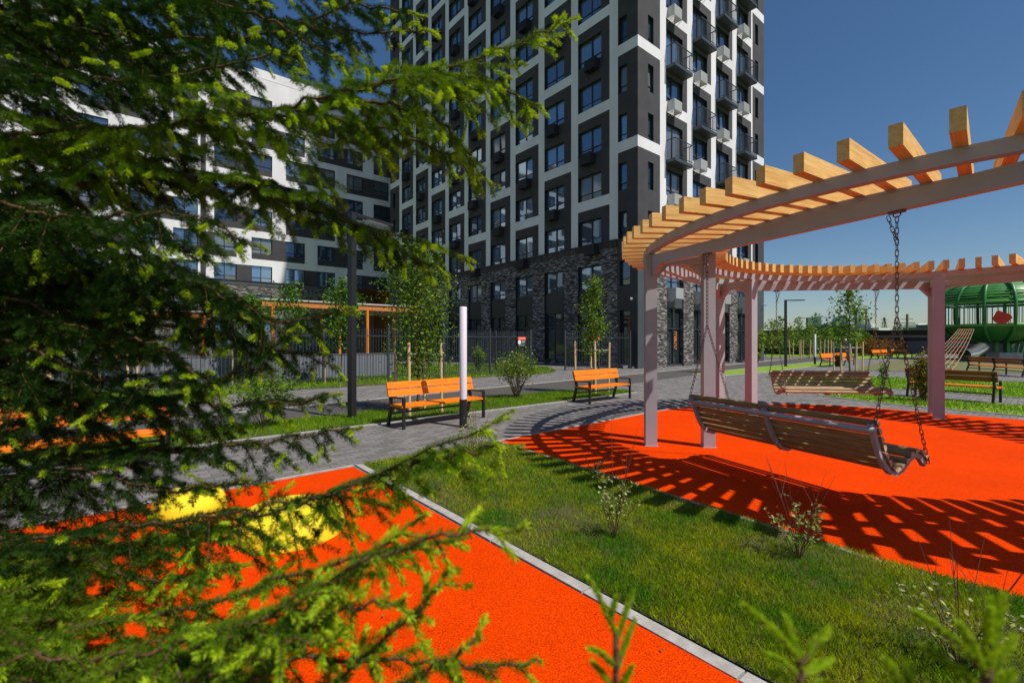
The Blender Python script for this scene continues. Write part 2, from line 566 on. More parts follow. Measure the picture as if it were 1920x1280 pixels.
# denser smoothing of the ring outline
def smooth_poly(pts, keep=1):
    out = [pts[0]]
    n = len(pts)
    for i in range(1, n):
        p0, p1, p2, p3 = pts[max(i - 1, 1)], pts[i], pts[min(i + 1, n - 1)], pts[min(i + 2, n - 1)]
        for q in range(4):
            t = q / 4
            out.append(tuple(.5 * ((2 * p1[c]) + (-p0[c] + p2[c]) * t + (2 * p0[c] - 5 * p1[c] + 4 * p2[c] - p3[c]) * t * t + (-p0[c] + 3 * p1[c] - 3 * p2[c] + p3[c]) * t ** 3) for c in (0, 1)))
            if i == n - 1: break
    return out
ring = smooth_poly(ring)
poly('rubber_swing_surface', ring, .010, M['rubber'])
ribbon('rubber_kerb', ring, .05, .018, M['kerb'], 1, close=True)
# middle lawn
right_edge = [p for p in ring[-60:] if p[0] < 4.6 and p[1] < 4.5]
mid = [(-1.93, 5.98), (-.27, 7.40), (-.26, 7.36)] + [(-.26 + (right_edge[-1][0] + .26) * t, 7.36 + (right_edge[-1][1] - 7.36) * t) for t in (.33, .66)] + list(reversed(right_edge)) + [(4.4, .6), (3.55, -.6), (1.15, 2.23)]
mid = [(x, y) for x, y in mid]
poly('lawn', mid, .014, M['soil'])
# right lawns
R1 = [G(*p) for p in [(1536, 741), (1617, 752), (1743, 764.5), (1920, 780), (2150, 800), (2150, 781), (1920, 761), (1778, 750), (1686, 743), (1600, 739.5)]]
R2 = [G(*p) for p in [(1432, 707), (1470, 714), (1560, 722), (1640, 727), (1700, 731), (1800, 738), (1920, 747), (2150, 766), (2150, 724), (1920, 717), (1770, 712), (1679, 708), (1560, 704), (1470, 702.5)]]
L3 = [G(*p) for p in [(1300, 702), (1330, 706), (1358, 704), (1420, 699), (1518, 687.5), (1575, 686), (1575, 681), (1540, 678), (1504, 681), (1420, 689), (1340, 697)]]
L4 = [G(*p) for p in [(1437, 669.5), (1560, 668), (1640, 665), (1640, 662), (1437, 663.5)]]
L5 = [G(*p) for p in [(1608, 673.5), (1608, 664), (1730, 664), (1700, 670)]]
for q in (R1, R2, L3, L4, L5):
    poly('lawn', q, .012, M['farlawn'])
for q in (R1, R2, L3):
    ribbon('lawn_kerb', q, .06, .02, M['kerb'], 1 if False else -1, close=True)
mound = mat('mound_turf', (.16, .15, .05), (.10, .11, .035), 1.4, .95, stretch=(1, 5, 1))
poly('playground_mound', [G(*p) for p in [(1595, 693), (1660, 696), (1760, 698), (1900, 700), (2100, 700), (2100, 676), (1900, 672), (1780, 670), (1700, 673), (1640, 682)]], .016, mound)
# yard lawn behind the fence
Yd = [G(*p) for p in [(-200, 800), (300, 748), (420, 739.7), (551, 731), (760, 719), (920, 706), (1007, 702), (1035, 698.5), (1043, 695.5), (1030, 690), (995, 686), (900, 684), (800, 683), (560, 683), (200, 690), (-200, 710)]]
poly('lawn', Yd, .012, M['soil'])


# ------------------------------------------------------------------ grass blades
def inpoly(x, y, pts):
    c = np.zeros(len(x), bool)
    n = len(pts)
    for i in range(n):
        x1, y1 = pts[i]; x2, y2 = pts[(i + 1) % n]
        if y1 == y2: continue
        t = ((y1 > y) != (y2 > y)) & (x < (x2 - x1) * (y - y1) / (y2 - y1) + x1)
        c ^= t
    return c


def vnoise(x, y, seed=0):
    v = np.zeros_like(x)
    rs = np.random.RandomState(seed)
    for k in range(6):
        a = rs.rand() * 6.28; f = 1.2 * 1.6 ** k
        v += np.sin((x * math.cos(a) + y * math.sin(a)) * f + rs.rand() * 6) * np.sin((x * math.sin(a) - y * math.cos(a)) * f * 1.3 + rs.rand() * 6) / (1.25 ** k)
    return v / 2.0


def blades(name, pts, dens, h, wd, mats, seed, dry=.08, ymax=99, label=None, z=.012, dfall=None):
    rs = np.random.RandomState(seed)
    P_ = np.array(pts)
    lo = P_.min(0); hi = P_.max(0); hi[1] = min(hi[1], ymax)
    n = int((hi - lo).prod() * dens)
    x = rs.uniform(lo[0], hi[0], n); y = rs.uniform(lo[1], hi[1], n)
    k = inpoly(x, y, pts) & (y > .3) & (np.abs(x) < 1.35 * y + .8)
    if dfall:
        k &= rs.rand(n) < np.clip((dfall / np.maximum(y, .1)) ** 1.6, 0, 1)
    x = x[k]; y = y[k]
    nz = vnoise(x, y, seed)
    k = rs.rand(len(x)) < np.clip(.95 + .75 * nz, .06, 1)
    x = x[k]; y = y[k]; nz = nz[k]; n = len(x)
    hh = h * rs.uniform(.5, 1.25, n) * (1 + .28 * nz)
    a = rs.uniform(0, 2 * math.pi, n)
    ww = wd * rs.uniform(.7, 1.3, n) * (1 if not dfall else np.clip(y / dfall, 1, 3) ** .8)
    lean = hh * rs.uniform(.1, .75, n); la = rs.uniform(0, 2 * math.pi, n)
    V = np.zeros((n, 4, 3))
    V[:, 0] = np.stack([x - ww * np.cos(a), y - ww * np.sin(a), np.full(n, z)], 1)
    V[:, 1] = np.stack([x + ww * np.cos(a), y + ww * np.sin(a), np.full(n, z)], 1)
    V[:, 2] = np.stack([x + ww * .7 * np.cos(a) + lean * .4 * np.cos(la), y + ww * .7 * np.sin(a) + lean * .4 * np.sin(la), z + hh * .6], 1)
    V[:, 3] = np.stack([x + lean * np.cos(la), y + lean * np.sin(la), z + hh], 1)
    Fc = np.arange(n * 4).reshape(n, 4)
    mi = (rs.rand(n) < dry * (1 + 1.5 * np.clip(-nz, 0, 1))).astype(int)
    o = npmesh(name, V.reshape(-1, 3), Fc, mats, None, mi)
    tag(o, kind='stuff')
    if label: o['label'] = label
    return o


blades('grass', mid, 19000, .040, .0016, [M['grass'], M['dry']], 1, .16, ymax=7.5, label='dense short green grass on the middle lawn', dfall=3.2)
blades('grass', bed, 5000, .05, .0025, [M['grass'], M['dry']], 8, .12, label='grass of the planting bed under the spruces')
blades('grass', st, 2600, .06, .004, [M['grass2'], M['dry']], 2, .05, ymax=15.5, label='bright grass strip behind the orange benches')
blades('grass', R1, 500, .06, .009, [M['grass2'], M['dry']], 3, .05, label='grass on the curved lawn beside the red circle')
blades('grass', R2, 300, .06, .012, [M['grass2'], M['dry']], 4, .05, label='grass on the lawn under the bench seen from behind')
blades('grass', Yd, 160, .10, .014, [M['grass2'], M['dry']], 5, .05, ymax=34, label='grass along and behind the metal fence')


# ------------------------------------------------------------------ buildings
class Facade:
    def __init__(s, P0, d, n, parent):
        s.P0 = Vector((P0[0], P0[1], 0)); s.d = Vector((d[0], d[1], 0)); s.n = Vector((n[0], n[1], 0))
        s.parent = parent; s.mb = MB(); s.wins = []

    def pt(s, u, z, p=0.0):
        return s.P0 + s.d * u + s.n * p + Vector((0, 0, z))

    def rect(s, u0, u1, z0, z1, mi, p=0.0):
        if u1 - u0 < 1e-4 or z1 - z0 < 1e-4: return
        s.mb.face([s.pt(u0, z0, p), s.pt(u1, z0, p), s.pt(u1, z1, p), s.pt(u0, z1, p)], mi, [(u0, z0), (u1, z0), (u1, z1), (u0, z1)])

    def cell(s, u0, u1, z0, z1, ops, mi, dep=.24):
        """rectangle with openings ops=(a,b,c,d) stacked vertically or side by side (grid split)"""
        us = sorted({u0, u1} | {o[0] for o in ops} | {o[1] for o in ops})
        zs = sorted({z0, z1} | {o[2] for o in ops} | {o[3] for o in ops})
        us = [u for u in us if u0 - 1e-6 <= u <= u1 + 1e-6]; zs = [z for z in zs if z0 - 1e-6 <= z <= z1 + 1e-6]
        for i in range(len(us) - 1):
            for j in range(len(zs) - 1):
                cu = (us[i] + us[i + 1]) / 2; cz = (zs[j] + zs[j + 1]) / 2
                if any(o[0] < cu < o[1] and o[2] < cz < o[3] for o in ops): continue
                s.rect(us[i], us[i + 1], zs[j], zs[j + 1], mi)
        for (a, b, c, e) in ops:
            m2 = 5
            s.mb.face([s.pt(a, c), s.pt(a, e), s.pt(a, e, -dep), s.pt(a, c, -dep)], m2)
            s.mb.face([s.pt(b, c), s.pt(b, e), s.pt(b, e, -dep), s.pt(b, c, -dep)], m2)
            s.mb.face([s.pt(a, e), s.pt(b, e), s.pt(b, e, -dep), s.pt(a, e, -dep)], m2)
            s.mb.face([s.pt(a, c), s.pt(b, c), s.pt(b, c, -dep), s.pt(a, c, -dep)], m2)

    def bar(s, mb, u0, u1, z0, z1, p0, p1, mi=0):
        c = (s.pt(u0, z0, p0) + s.pt(u1, z1, p1)) / 2
        mb.box(c, (abs(u1 - u0), abs(p1 - p0), abs(z1 - z0)), mi, s.d, s.n, (0, 0, 1))

    def window(s, u0, u1, z0, z1, dep=.24, style='v', glass='glass', px=0):
        s.wins.append((px, u0, u1, z0, z1, dep, style, glass))


def add_window(fa, spec, parent, stuff=None):
    px, u0, u1, z0, z1, dep, style, glass = spec
    t = .06
    mb = stuff[0] if stuff else MB()
    pb = stuff[1] if stuff else MB()
    p0, p1 = -dep, -dep + .07
    fa.bar(mb, u0, u1, z0, z0 + t, p0, p1); fa.bar(mb, u0, u1, z1 - t, z1, p0, p1)
    fa.bar(mb, u0, u0 + t, z0 + t, z1 - t, p0, p1); fa.bar(mb, u1 - t, u1, z0 + t, z1 - t, p0, p1)
    if glass == 'glass' and not stuff:
        glass = R.choice(('glass', 'glass', 'glass_deep', 'glass_pale', 'glass_blind'))
    if style == 'v':
        m = u0 + (u1 - u0) * .46; k = z0 + (z1 - z0) * .27
        fa.bar(mb, m - .035, m + .035, z0 + t, z1 - t, p0, p1 + .005)
        fa.bar(mb, u0 + t, m - .035, k - .025, k + .025, p0, p1 - .004); fa.bar(mb, m + .035, u1 - t, k - .025, k + .025, p0, p1 - .004)
        us = [(u0 + t, m - .035), (m + .035, u1 - t)]; zs = [(z0 + t, k - .025), (k + .025, z1 - t)]
    elif style == 'n':
        k = z0 + (z1 - z0) * .27
        fa.bar(mb, u0 + t, u1 - t, k - .025, k + .025, p0, p1 - .004)
        us = [(u0 + t, u1 - t)]; zs = [(z0 + t, k - .025), (k + .025, z1 - t)]
    elif style == 'door':
        m = u0 + (u1 - u0) * .5
        fa.bar(mb, m - .05, m + .05, z0 + t, z1 - t, p0, p1 + .005)
        us = [(u0 + t, m - .05), (m + .05, u1 - t)]; zs = [(z0 + t, z1 - t)]
    else:
        m = u0 + (u1 - u0) * .55; k = z0 + 2.3
        fa.bar(mb, m - .04, m + .04, z0 + t, z1 - t, p0, p1 + .005)
        fa.bar(mb, u0 + t, m - .04, k - .05, k + .05, p0, p1 - .004); fa.bar(mb, m + .04, u1 - t, k - .05, k + .05, p0, p1 - .004)
        us = [(u0 + t, m - .04), (m + .04, u1 - t)]; zs = [(z0 + t, k - .05), (k + .05, z1 - t)]
    for (a, b) in us:
        tu = R.uniform(-.022, .022)
        for (c, e) in zs:
            tz = R.uniform(-.02, .02)
            p = -dep + .02
            pb.face([fa.pt(a, c, p - tu - tz), fa.pt(b, c, p + tu - tz), fa.pt(b, e, p + tu + tz), fa.pt(a, e, p - tu + tz)], 0)
    if not stuff:
        w_ = mb.build('window', M['frame'], parent)
        pb.build('pane', M[glass], w_)


def finish(fas, root, limit=96):
    allw = [(wn_[0], i, wn_) for i, fa in enumerate(fas) for wn_ in fa.wins]
    allw.sort(key=lambda t: -t[0])
    for px, i, wsp in allw[:limit]:
        add_window(fas[i], wsp, root)
    rest = allw[limit:]
    if rest:
        a, b = MB(), MB()
        for px, i, wsp in rest:
            add_window(fas[i], wsp, None, (a, b))
        o = a.build('window', M['frame'], root); tag(o, kind='stuff')
        o2 = b.build('pane', M['glass'], o); tag(o2, kind='stuff')


def px_of(p):
    return 960 + F * p.x / p.y, 640 - F * (p.z - CAM_H) / p.y


def vis(fa, u, z):
    p = fa.pt(u, z)
    if p.y < 1: return 0
    x, y = px_of(p)
    if y < -70 or x < -80: return 0
    return 2000 / p.length


TX, TY = 7.40, 27.2
TOWER_H = 64.0
BR = 7.86
mats_f = [M['dark_stucco'], M['white_stucco'], M['brick'], M['black_clad'], M['metal_clad'], M['frame']]
tower = thing('apartment_tower', 'tall dark grey and white apartment tower with balconies on its sunlit side', 'apartment building', (0, 0, 0))
fl = Facade((TX, TY), dL, (-dR.x, -dR.y), tower)
fr = Facade((TX, TY), dR, (-dL.x, -dL.y), tower)
PB = 7.86   # lowest panel bottom
# --- left face
W0 = 33.7


def panels(fa, u0, u1, odd, wu, zlo, top, style='v', ac=None, wcol=0):
    """dark two-storey panels between white bands; wu=(a,b) window range"""
    base = PB if odd else PB - 2.95
    z = base
    while z < top:
        a = max(z, zlo); b = min(z + 5.24, top)
        if b > a:
            ops = []
            for k in (0, 1):
                s_ = z + 2.95 * k - .02
                if s_ >= zlo - .1 and s_ + 1.65 < b:
                    v = vis(fa, wu[0], s_)
                    if v:
                        ops.append((wu[0], wu[1], max(s_, a + .001) if k == 0 else s_, s_ + 1.65))
                        fa.window(wu[0], wu[1], ops[-1][2], s_ + 1.65, style=style, px=v)
                        if ac is not None and k == 1 and v: ac.append((wu, s_))
            fa.cell(u0, u1, a, b, ops, wcol)
        # white band above
        if b < top: fa.rect(u0, u1, b, min(z + 5.9, top), 1)
        z += 5.9


acs = []
panels(fl, 0, 1.44, True, (.78, 1.40), BR, TOWER_H, 'n')
fl.rect(1.44, 2.085, BR, TOWER_H, 1)
for n in range(9):
    s0 = 2.085 + 3.256 * n
    panels(fl, s0, s0 + 2.63, n % 2 == 1, (s0 + .66, s0 + 2.63), BR, TOWER_H, 'v', acs)
    fl.rect(s0 + 2.63, s0 + 3.256, BR, TOWER_H, 1)
s0 = 2.085 + 3.256 * 9
panels(fl, s0, W0, True, (s0 + 1.0, s0 + 1.6), BR, TOWER_H, 'n')
# brick base of the left face
fl.cell(0, 1.5, 0, BR, [(.55, 1.3, 5.0, 6.5), (.55, 1.3, .25, 3.5)], 3)
fl.window(.55, 1.3, 5.0, 6.5, style='n', px=60); fl.window(.55, 1.3, .25, 3.5, style='n', glass='glass_dark', px=60)
ops = []
for n in range(9):
    a = 2.085 + 3.256 * n + .66; b = a + 1.97
    ops.append((a, b, .3, 6.5))
    fl.window(a, b, 5.0, 6.5, style='v', px=60)
    fl.window(a, b, .3, 3.58, style='shop', glass='glass_dark', px=60)
    fl.rect(a, b, 3.58, 5.0, 3, -.10)
fl.cell(1.5, W0, 0, BR - .45, ops, 2)
# --- right face
WR = 17.4


def balcony_stack(fa, u0, stag, top):
    base = PB - 2.95 if not stag else PB
    z = base
    u1 = u0 + 2.5; ud = u0 + 1.94
    while z < top:
        a = max(z, BR); b = min(z + 5.24, top)
        ops = []
        s1 = z - .02; s2 = z + 2.95
        if s1 >= BR - .1 and vis(fa, u0, s1):
            ops.append((u0 + .001, ud, max(s1, a + .001), s1 + 1.68)); fa.window(u0 + .001, ud, ops[-1][2], s1 + 1.68, style='v', px=vis(fa, u0, s1))
            baskets.append((u0 + .15, u0 + 1.0, s1 - .62, s1 + .05))
        if s2 - .73 >= BR and vis(fa, u0, s2):
            ops.append((u0 + .001, ud, s2 - .71, s2 + 1.66)); fa.window(u0 + .001, ud, s2 - .71, s2 + 1.66, style='door', px=vis(fa, u0, s2))
            balconies.append((u0, s2 - .74))
        if b > a: fa.cell(u0, u1, a, b, ops, 0, .38)
        if b < top: fa.rect(u0, u1, max(b, BR), min(z + 5.9, top), 1)
        z += 5.9


baskets = []; balconies = []
panels(fr, 0, 2.3, True, (1.02, 1.6), BR, TOWER_H, 'n')
fr.rect(2.3, 2.96, BR, TOWER_H, 1)
for n in range(4):
    u0 = 2.96 + 3.19 * n
    balcony_stack(fr, u0, n % 2 == 1, TOWER_H)
    fr.rect(u0 + 2.5, u0 + (3.19 if n < 3 else 2.74), BR, TOWER_H, 1)
panels(fr, 15.27, WR, False, (15.75, 16.3), BR, TOWER_H, 'n')
# base of right face: brick piers, glazed shop fronts
fr.rect(0, 1.83, 0, BR, 4)
for n in range(4):
    a = 1.83 + 3.2 * n
    fr.rect(a, a + 1.25, 0, BR - .45, 2)
    b0, b1 = a + 1.25, a + 3.2
    fr.window(b0, b1, 5.0, 6.7, dep=.3, style='v', px=60)
    fr.window(b0, b1, .12, 3.75, dep=.3, style='shop', glass='glass_dark', px=60)
    fr.rect(b0, b1, 6.7, BR - .45, 2); fr.rect(b0, b1, 3.75, 5.0, 4, -.08)
    fr.rect(b0, b1, 0, .12, 4, -.1)
    for uu in (b0, b1):
        fr.mb.face([fr.pt(uu, 0), fr.pt(uu, 6.7), fr.pt(uu, 6.7, -.35), fr.pt(uu, 0, -.35)], 2, [(0, 0), (0, 6.7), (.35, 6.7), (.35, 0)])
    fr.mb.face([fr.pt(b0, 6.7), fr.pt(b1, 6.7), fr.pt(b1, 6.7, -.3), fr.pt(b0, 6.7, -.3)], 4)
    baskets.append((b0 + .2, b0 + 1.2, 4.3, 4.98))
fr.rect(14.63, WR, 0, BR, 4)
fr.rect(1.83, 14.63, BR - .45, BR, 2, .0)
fl.mb.build('wall', mats_f, tower)
fr.mb.build('wall', mats_f, tower)
# cornice of bricks
cb = MB()
cb2 = fl.pt(1.5, BR - .45, .06)
for (fa, a, b) in ((fl, 1.5, W0), (fr, 1.83, 14.63)):
    for (zz0, zz1, p) in ((BR - .45, BR - .06, .05), (BR - .06, BR + .01, .10)):
        q = [fa.pt(a, zz0, p), fa.pt(b, zz0, p), fa.pt(b, zz1, p), fa.pt(a, zz1, p)]
        cb.face(q, 0 if p < .08 else 1, [(zz0, a), (zz0, b), (zz1, b), (zz1, a)])
        cb.face([fa.pt(a, zz1, 0), fa.pt(b, zz1, 0), fa.pt(b, zz1, p), fa.pt(a, zz1, p)], 1)
        cb.face([fa.pt(a, zz0, 0), fa.pt(b, zz0, 0), fa.pt(b, zz0, p), fa.pt(a, zz0, p)], 1)
        for e in (a, b):
            cb.face([fa.pt(e, zz0, 0), fa.pt(e, zz1, 0), fa.pt(e, zz1, p), fa.pt(e, zz0, p)], 1)
cb.build('cornice', [M['brick_cornice'], M['black_clad']], tower)
# core and roof
core = MB()
c0 = fl.pt(0, 0); ins = .42
A = Vector((TX, TY, 0)) + Vector((dR.x, dR.y, 0)) * ins + Vector((dL.x, dL.y, 0)) * ins
e1 = Vector((dR.x, dR.y, 0)) * (WR - .44); e2 = Vector((dL.x, dL.y, 0)) * (W0 - .44)
hz = Vector((0, 0, TOWER_H - .3))
core.face([A, A + e1, A + e1 + hz, A + hz]); core.face([A, A + e2, A + e2 + hz, A + hz])
core.face([A + e1, A + e1 + e2, A + e1 + e2 + hz, A + e1 + hz]); core.face([A + e2, A + e1 + e2, A + e1 + e2 + hz, A + e2 + hz])
core.build('core', M['black_clad'], tower)
rf = MB()
T0 = Vector((TX, TY, TOWER_H)); E1 = Vector((dR.x, dR.y, 0)) * WR; E2 = Vector((dL.x, dL.y, 0)) * W0
rf.face([T0, T0 + E1, T0 + E1 + E2, T0 + E2])
gz = Vector((0, 0, -TOWER_H))
rf.face([T0 + E1, T0 + E1 + E2, T0 + E1 + E2 + gz, T0 + E1 + gz], 0)
rf.face([T0 + E2, T0 + E1 + E2, T0 + E1 + E2 + gz, T0 + E2 + gz], 0)
rf.build('roof', M['dark_stucco'], tower)
finish([fl, fr], tower, 98)
# balconies
bp_ = None
proto_b = None
for (u0, z) in balconies:
    p = fr.pt(u0, z)
    if proto_b is None:
        sl = MB(); sl.box((1.03, -.33, -.12), (2.06, .65, .2))
        sl.box((1.03, -.33, -.235), (1.9, .55, .03))
        rl = MB()
        for (a, b) in (((0.02, 0, 1.2), (0.02, -.64, 1.2)), ((0.02, -.64, 1.2), (2.04, -.64, 1.2)), ((2.04, -.64, 1.2), (2.04, 0, 1.2))):
            rl.beam(a, b, .045, .045)
        for i in range(19):
            x = .02 + i * 2.02 / 18
            rl.beam((x, -.64, 0), (x, -.64, 1.18), .018, .018, up=(0, 1, 0))
        for i in range(1, 6):
            for x in (.02, 2.04):
                rl.beam((x, -.64 + i * .107, 0), (x, -.64 + i * .107, 1.18), .018, .018, up=(0, 1, 0))
        rl.beam((.02, -.64, .1), (2.04, -.64, .1), .03, .03)
        so = sl.build('balcony', M['rail'], tower); ro = rl.build('railing', M['rail'], so)
        proto_b = so
        o = so
    else:
        o = copy_tree(proto_b, tower)
    o.location = p + Vector((0, 0, 0))
    o.rotation_euler = (0, 0, math.atan2(dR.y, dR.x))
# AC baskets
def basket(fa, u0, u1, z0, z1, m, proto=[{}]):
    key = m
    if key not in proto[0]:
        b = MB()
        L = .86; D = .5; H = .66
        b.box((L / 2, -D, H / 2), (L, .012, H), 0)
        for i in range(16):
            b.box((L * (i + .5) / 16, -D - .012, H / 2), (.022, .012, H - .05), 0)
        b.box((0, -D / 2, H / 2), (.012, D, H), 0); b.box((L, -D / 2, H / 2), (.012, D, H), 0)
        for i in range(6):
            b.box((L / 2, -D * (i + .5) / 6, .01), (L, .02, .02), 0)
        b.box((L / 2, -D * .5, -.12), (.02, D, .02), 0)
        b.beam((0, 0, -.3), (0, -D, 0), .02, .02); b.beam((L, 0, -.3), (L, -D, 0), .02, .02)
        o = b.build('air_conditioner_basket', M[m], fa.parent)
        proto[0][key] = o
    else:
        o = proto[0][key].copy(); C.objects.link(o); o.parent = fa.parent
    return o


for (a, b, z0, z1) in baskets:
    o = basket(fr, a, b, z0, z1, 'ac_white')
    o.location = fr.pt(a, z0); o.rotation_euler = (0, 0, math.atan2(dR.y, dR.x))
for (wu, s_) in acs:
    o = basket(fl, 0, 0, 0, 0, 'ac_dark')
    o.location = fl.pt(wu[0] + 1.0 + R.choice((0, 0, .35)), s_ - .72)
    o.rotation_euler = (0, 0, math.atan2(-dL.y, -dL.x))
# orange word column on the shop door, house number, door text
sg = MB()
for i in range(8):
    z = 2.22 - i * .15
    k = R.choice((0, 1, 2))
    sg.box(fr.pt(4.35, z, -.19), (.30, .006, .035), 0, fr.d, fr.n)
    if k != 1: sg.box(fr.pt(4.22, z - .05, -.19), (.05, .006, .11), 0, fr.d, fr.n)
    if k != 0: sg.box(fr.pt(4.46, z - .05, -.19), (.05, .006, .11), 0, fr.d, fr.n)
    if k == 2: sg.box(fr.pt(4.35, z - .07, -.185), (.2, .006, .03), 0, fr.d, fr.n)
sg.build('door_lettering', M['sign_orange'], tower)
sn = MB()
pn = fr.pt(16.9, 2.0, .02)
for (du, dz, sw, sh) in ((0, .33, .22, .06), (-.08, .22, .06, .18), (.08, .22, .06, .18), (0, .12, .22, .06), (.08, .0, .06, .18), (0, -.1, .22, .06), (-.08, .26, .08, .1)):
    sn.box(fr.pt(16.9 + du, 2.0 + dz, .02), (sw, .01, sh), 0, fr.d, fr.n)
sn.build('house_number', M['sign_white'], tower)
for (fa, u, z) in ((fl, .35, 4.15), (fr, 17.1, 4.6)):
    cmr = MB(); cmr.tube([fa.pt(u, z, .0), fa.pt(u, z, .18), fa.pt(u - .12, z - .05, .3)], [.03, .06, .07], 8)
    cmr.build('security_camera', M['sign_white'], tower)

# --- left building
lb = thing('apartment_block', 'white and dark grey apartment block behind the big spruce, left of the tower', 'apartment building')
LX, LY = -30.2, 45.6
f2 = Facade((LX, LY), dR, (-dL.x, -dL.y), lb)
U0, U1, LH = -24.0, 21.0, 29.3
PU = 13.3      # passage start
starts = [.7 + 3.3 * n for n in range(-8, 7)]
rows = [PB + 2.95 * k for k in range(7)]
for k in range(7):
    z = rows[k]
    zt = rows[k] + 2.95 if k < 6 else LH
    zb = z - (.0 if k == 0 else 0)
    # dark spans
    spans = []
    for n, s_ in enumerate(starts):
        nn = n - 8
        if (nn % 2 == 0) == (k % 2 == 0):
            spans.append((s_, min(s_ + 5.25, U1)))
    def isdark(u):
        return any(a <= u <= b for a, b in spans)
    cuts = sorted({U0, U1} | {c for a, b in spans for c in (a, b)} | {c for s_ in starts for c in (s_, s_ + 1.95)})
    cuts = [c for c in cuts if U0 <= c <= U1]
    z1 = z + 1.65
    for i in range(len(cuts) - 1):
        a, b = cuts[i], cuts[i + 1]
        cm = (a + b) / 2
        dk = isdark(cm)
        win = any(s_ < cm < s_ + 1.95 for s_ in starts)
        if win and vis(f2, a, z):
            f2.cell(a, b, z, z1, [(a + .001, b - .001, z + .001, z1 - .001)], 0 if dk else 1)
            f2.window(a + .001, b - .001, z + .001, z1 - .001, px=vis(f2, a, z), style='v')
        else:
            f2.rect(a, b, z, z1, 0 if dk else 1)
        f2.rect(a, b, z1, zt - .6 if k < 6 else zt, 1)
        if k < 6:
            dk2 = False
            for n, s_ in enumerate(starts):
                if ((n - 8) % 2 == 0) == ((k + 1) % 2 == 0) and s_ < cm < s_ + 5.25: dk2 = True
            f2.rect(a, b, zt - .6, zt, 0 if dk2 else 1)
# brick base
ops = []
for s_ in starts:
    if s_ + 1.95 < PU:
        ops.append((s_, s_ + 1.95, .3, 6.5))
        f2.window(s_, s_ + 1.95, 5.0, 6.5, px=vis(f2, s_, 5) * .8); f2.window(s_, s_ + 1.95, .3, 3.6, style='shop', glass='glass_dark', px=vis(f2, s_, 3) * .7)
        f2.rect(s_, s_ + 1.95, 3.6, 5.0, 3, -.1)
f2.cell(U0, PU, 0, BR, ops, 2)
# pilaster strip
f2.bar(f2.mb, -.42, 0, .05, LH - 4, 0, .10, 0)
# passage walls
D = -7
f2.mb.face([f2.pt(PU, 0), f2.pt(PU, BR), f2.pt(PU, BR, D), f2.pt(PU, 0, D)], 1)
f2.mb.build('wall', mats_f, lb)
pg = MB()
pg.face([f2.pt(PU, 0, D), f2.pt(U1 + 3, 0, D), f2.pt(U1 + 3, BR, D), f2.pt(PU, BR, D)], 1)
pg.face([f2.pt(PU, BR, 0), f2.pt(U1 + 3, BR, 0), f2.pt(U1 + 3, BR, D), f2.pt(PU, BR, D)], 0)
pg.face([f2.pt(20.2, 0, D), f2.pt(20.2, BR, D), f2.pt(20.2, BR, .0), f2.pt(20.2, 0, .0)], 0)
pg.face([f2.pt(19.0, 0, .3), f2.pt(20.4, 0, .3), f2.pt(20.4, BR - .4, .3), f2.pt(19.0, BR - .4, .3)], 0)
pg.build('passage_lining', [M['orange_clad'], M['beige_clad']], lb)
rb = MB()
q = [f2.pt(U0, LH), f2.pt(U1, LH), f2.pt(U1, LH, -15), f2.pt(U0, LH, -15)]
rb.face(q)
rb.face([f2.pt(U0, 0), f2.pt(U0, LH), f2.pt(U0, LH, -15), f2.pt(U0, 0, -15)])
rb.face([f2.pt(U1, BR), f2.pt(U1, LH), f2.pt(U1, LH, -15), f2.pt(U1, BR, -15)])
rb.face([f2.pt(U0, BR, -.3), f2.pt(U1, BR, -.3), f2.pt(U1, LH, -.3), f2.pt(U0, LH, -.3)])
rb.face([f2.pt(U0, 0, -.35), f2.pt(PU, 0, -.35), f2.pt(PU, BR, -.35), f2.pt(U0, BR, -.35)])
rb.build('roof', M['dark_stucco'], lb)
par = MB()
f2.bar(par, 4.0, U1, LH, LH + .9, -.3, .02); f2.bar(par, U0, 4.0, LH, LH + .25, -.3, .03)
par.build('parapet', M['white_stucco'], lb)
cc = MB(); f2.bar(cc, U0, PU, BR - .06, BR + .02, .0, .12); f2.bar(cc, U0, PU, BR - .45, BR - .06, .0, .05, 1)
cc.build('cornice', [M['black_clad'], M['metal_clad']], lb)
finish([f2], lb, 98)

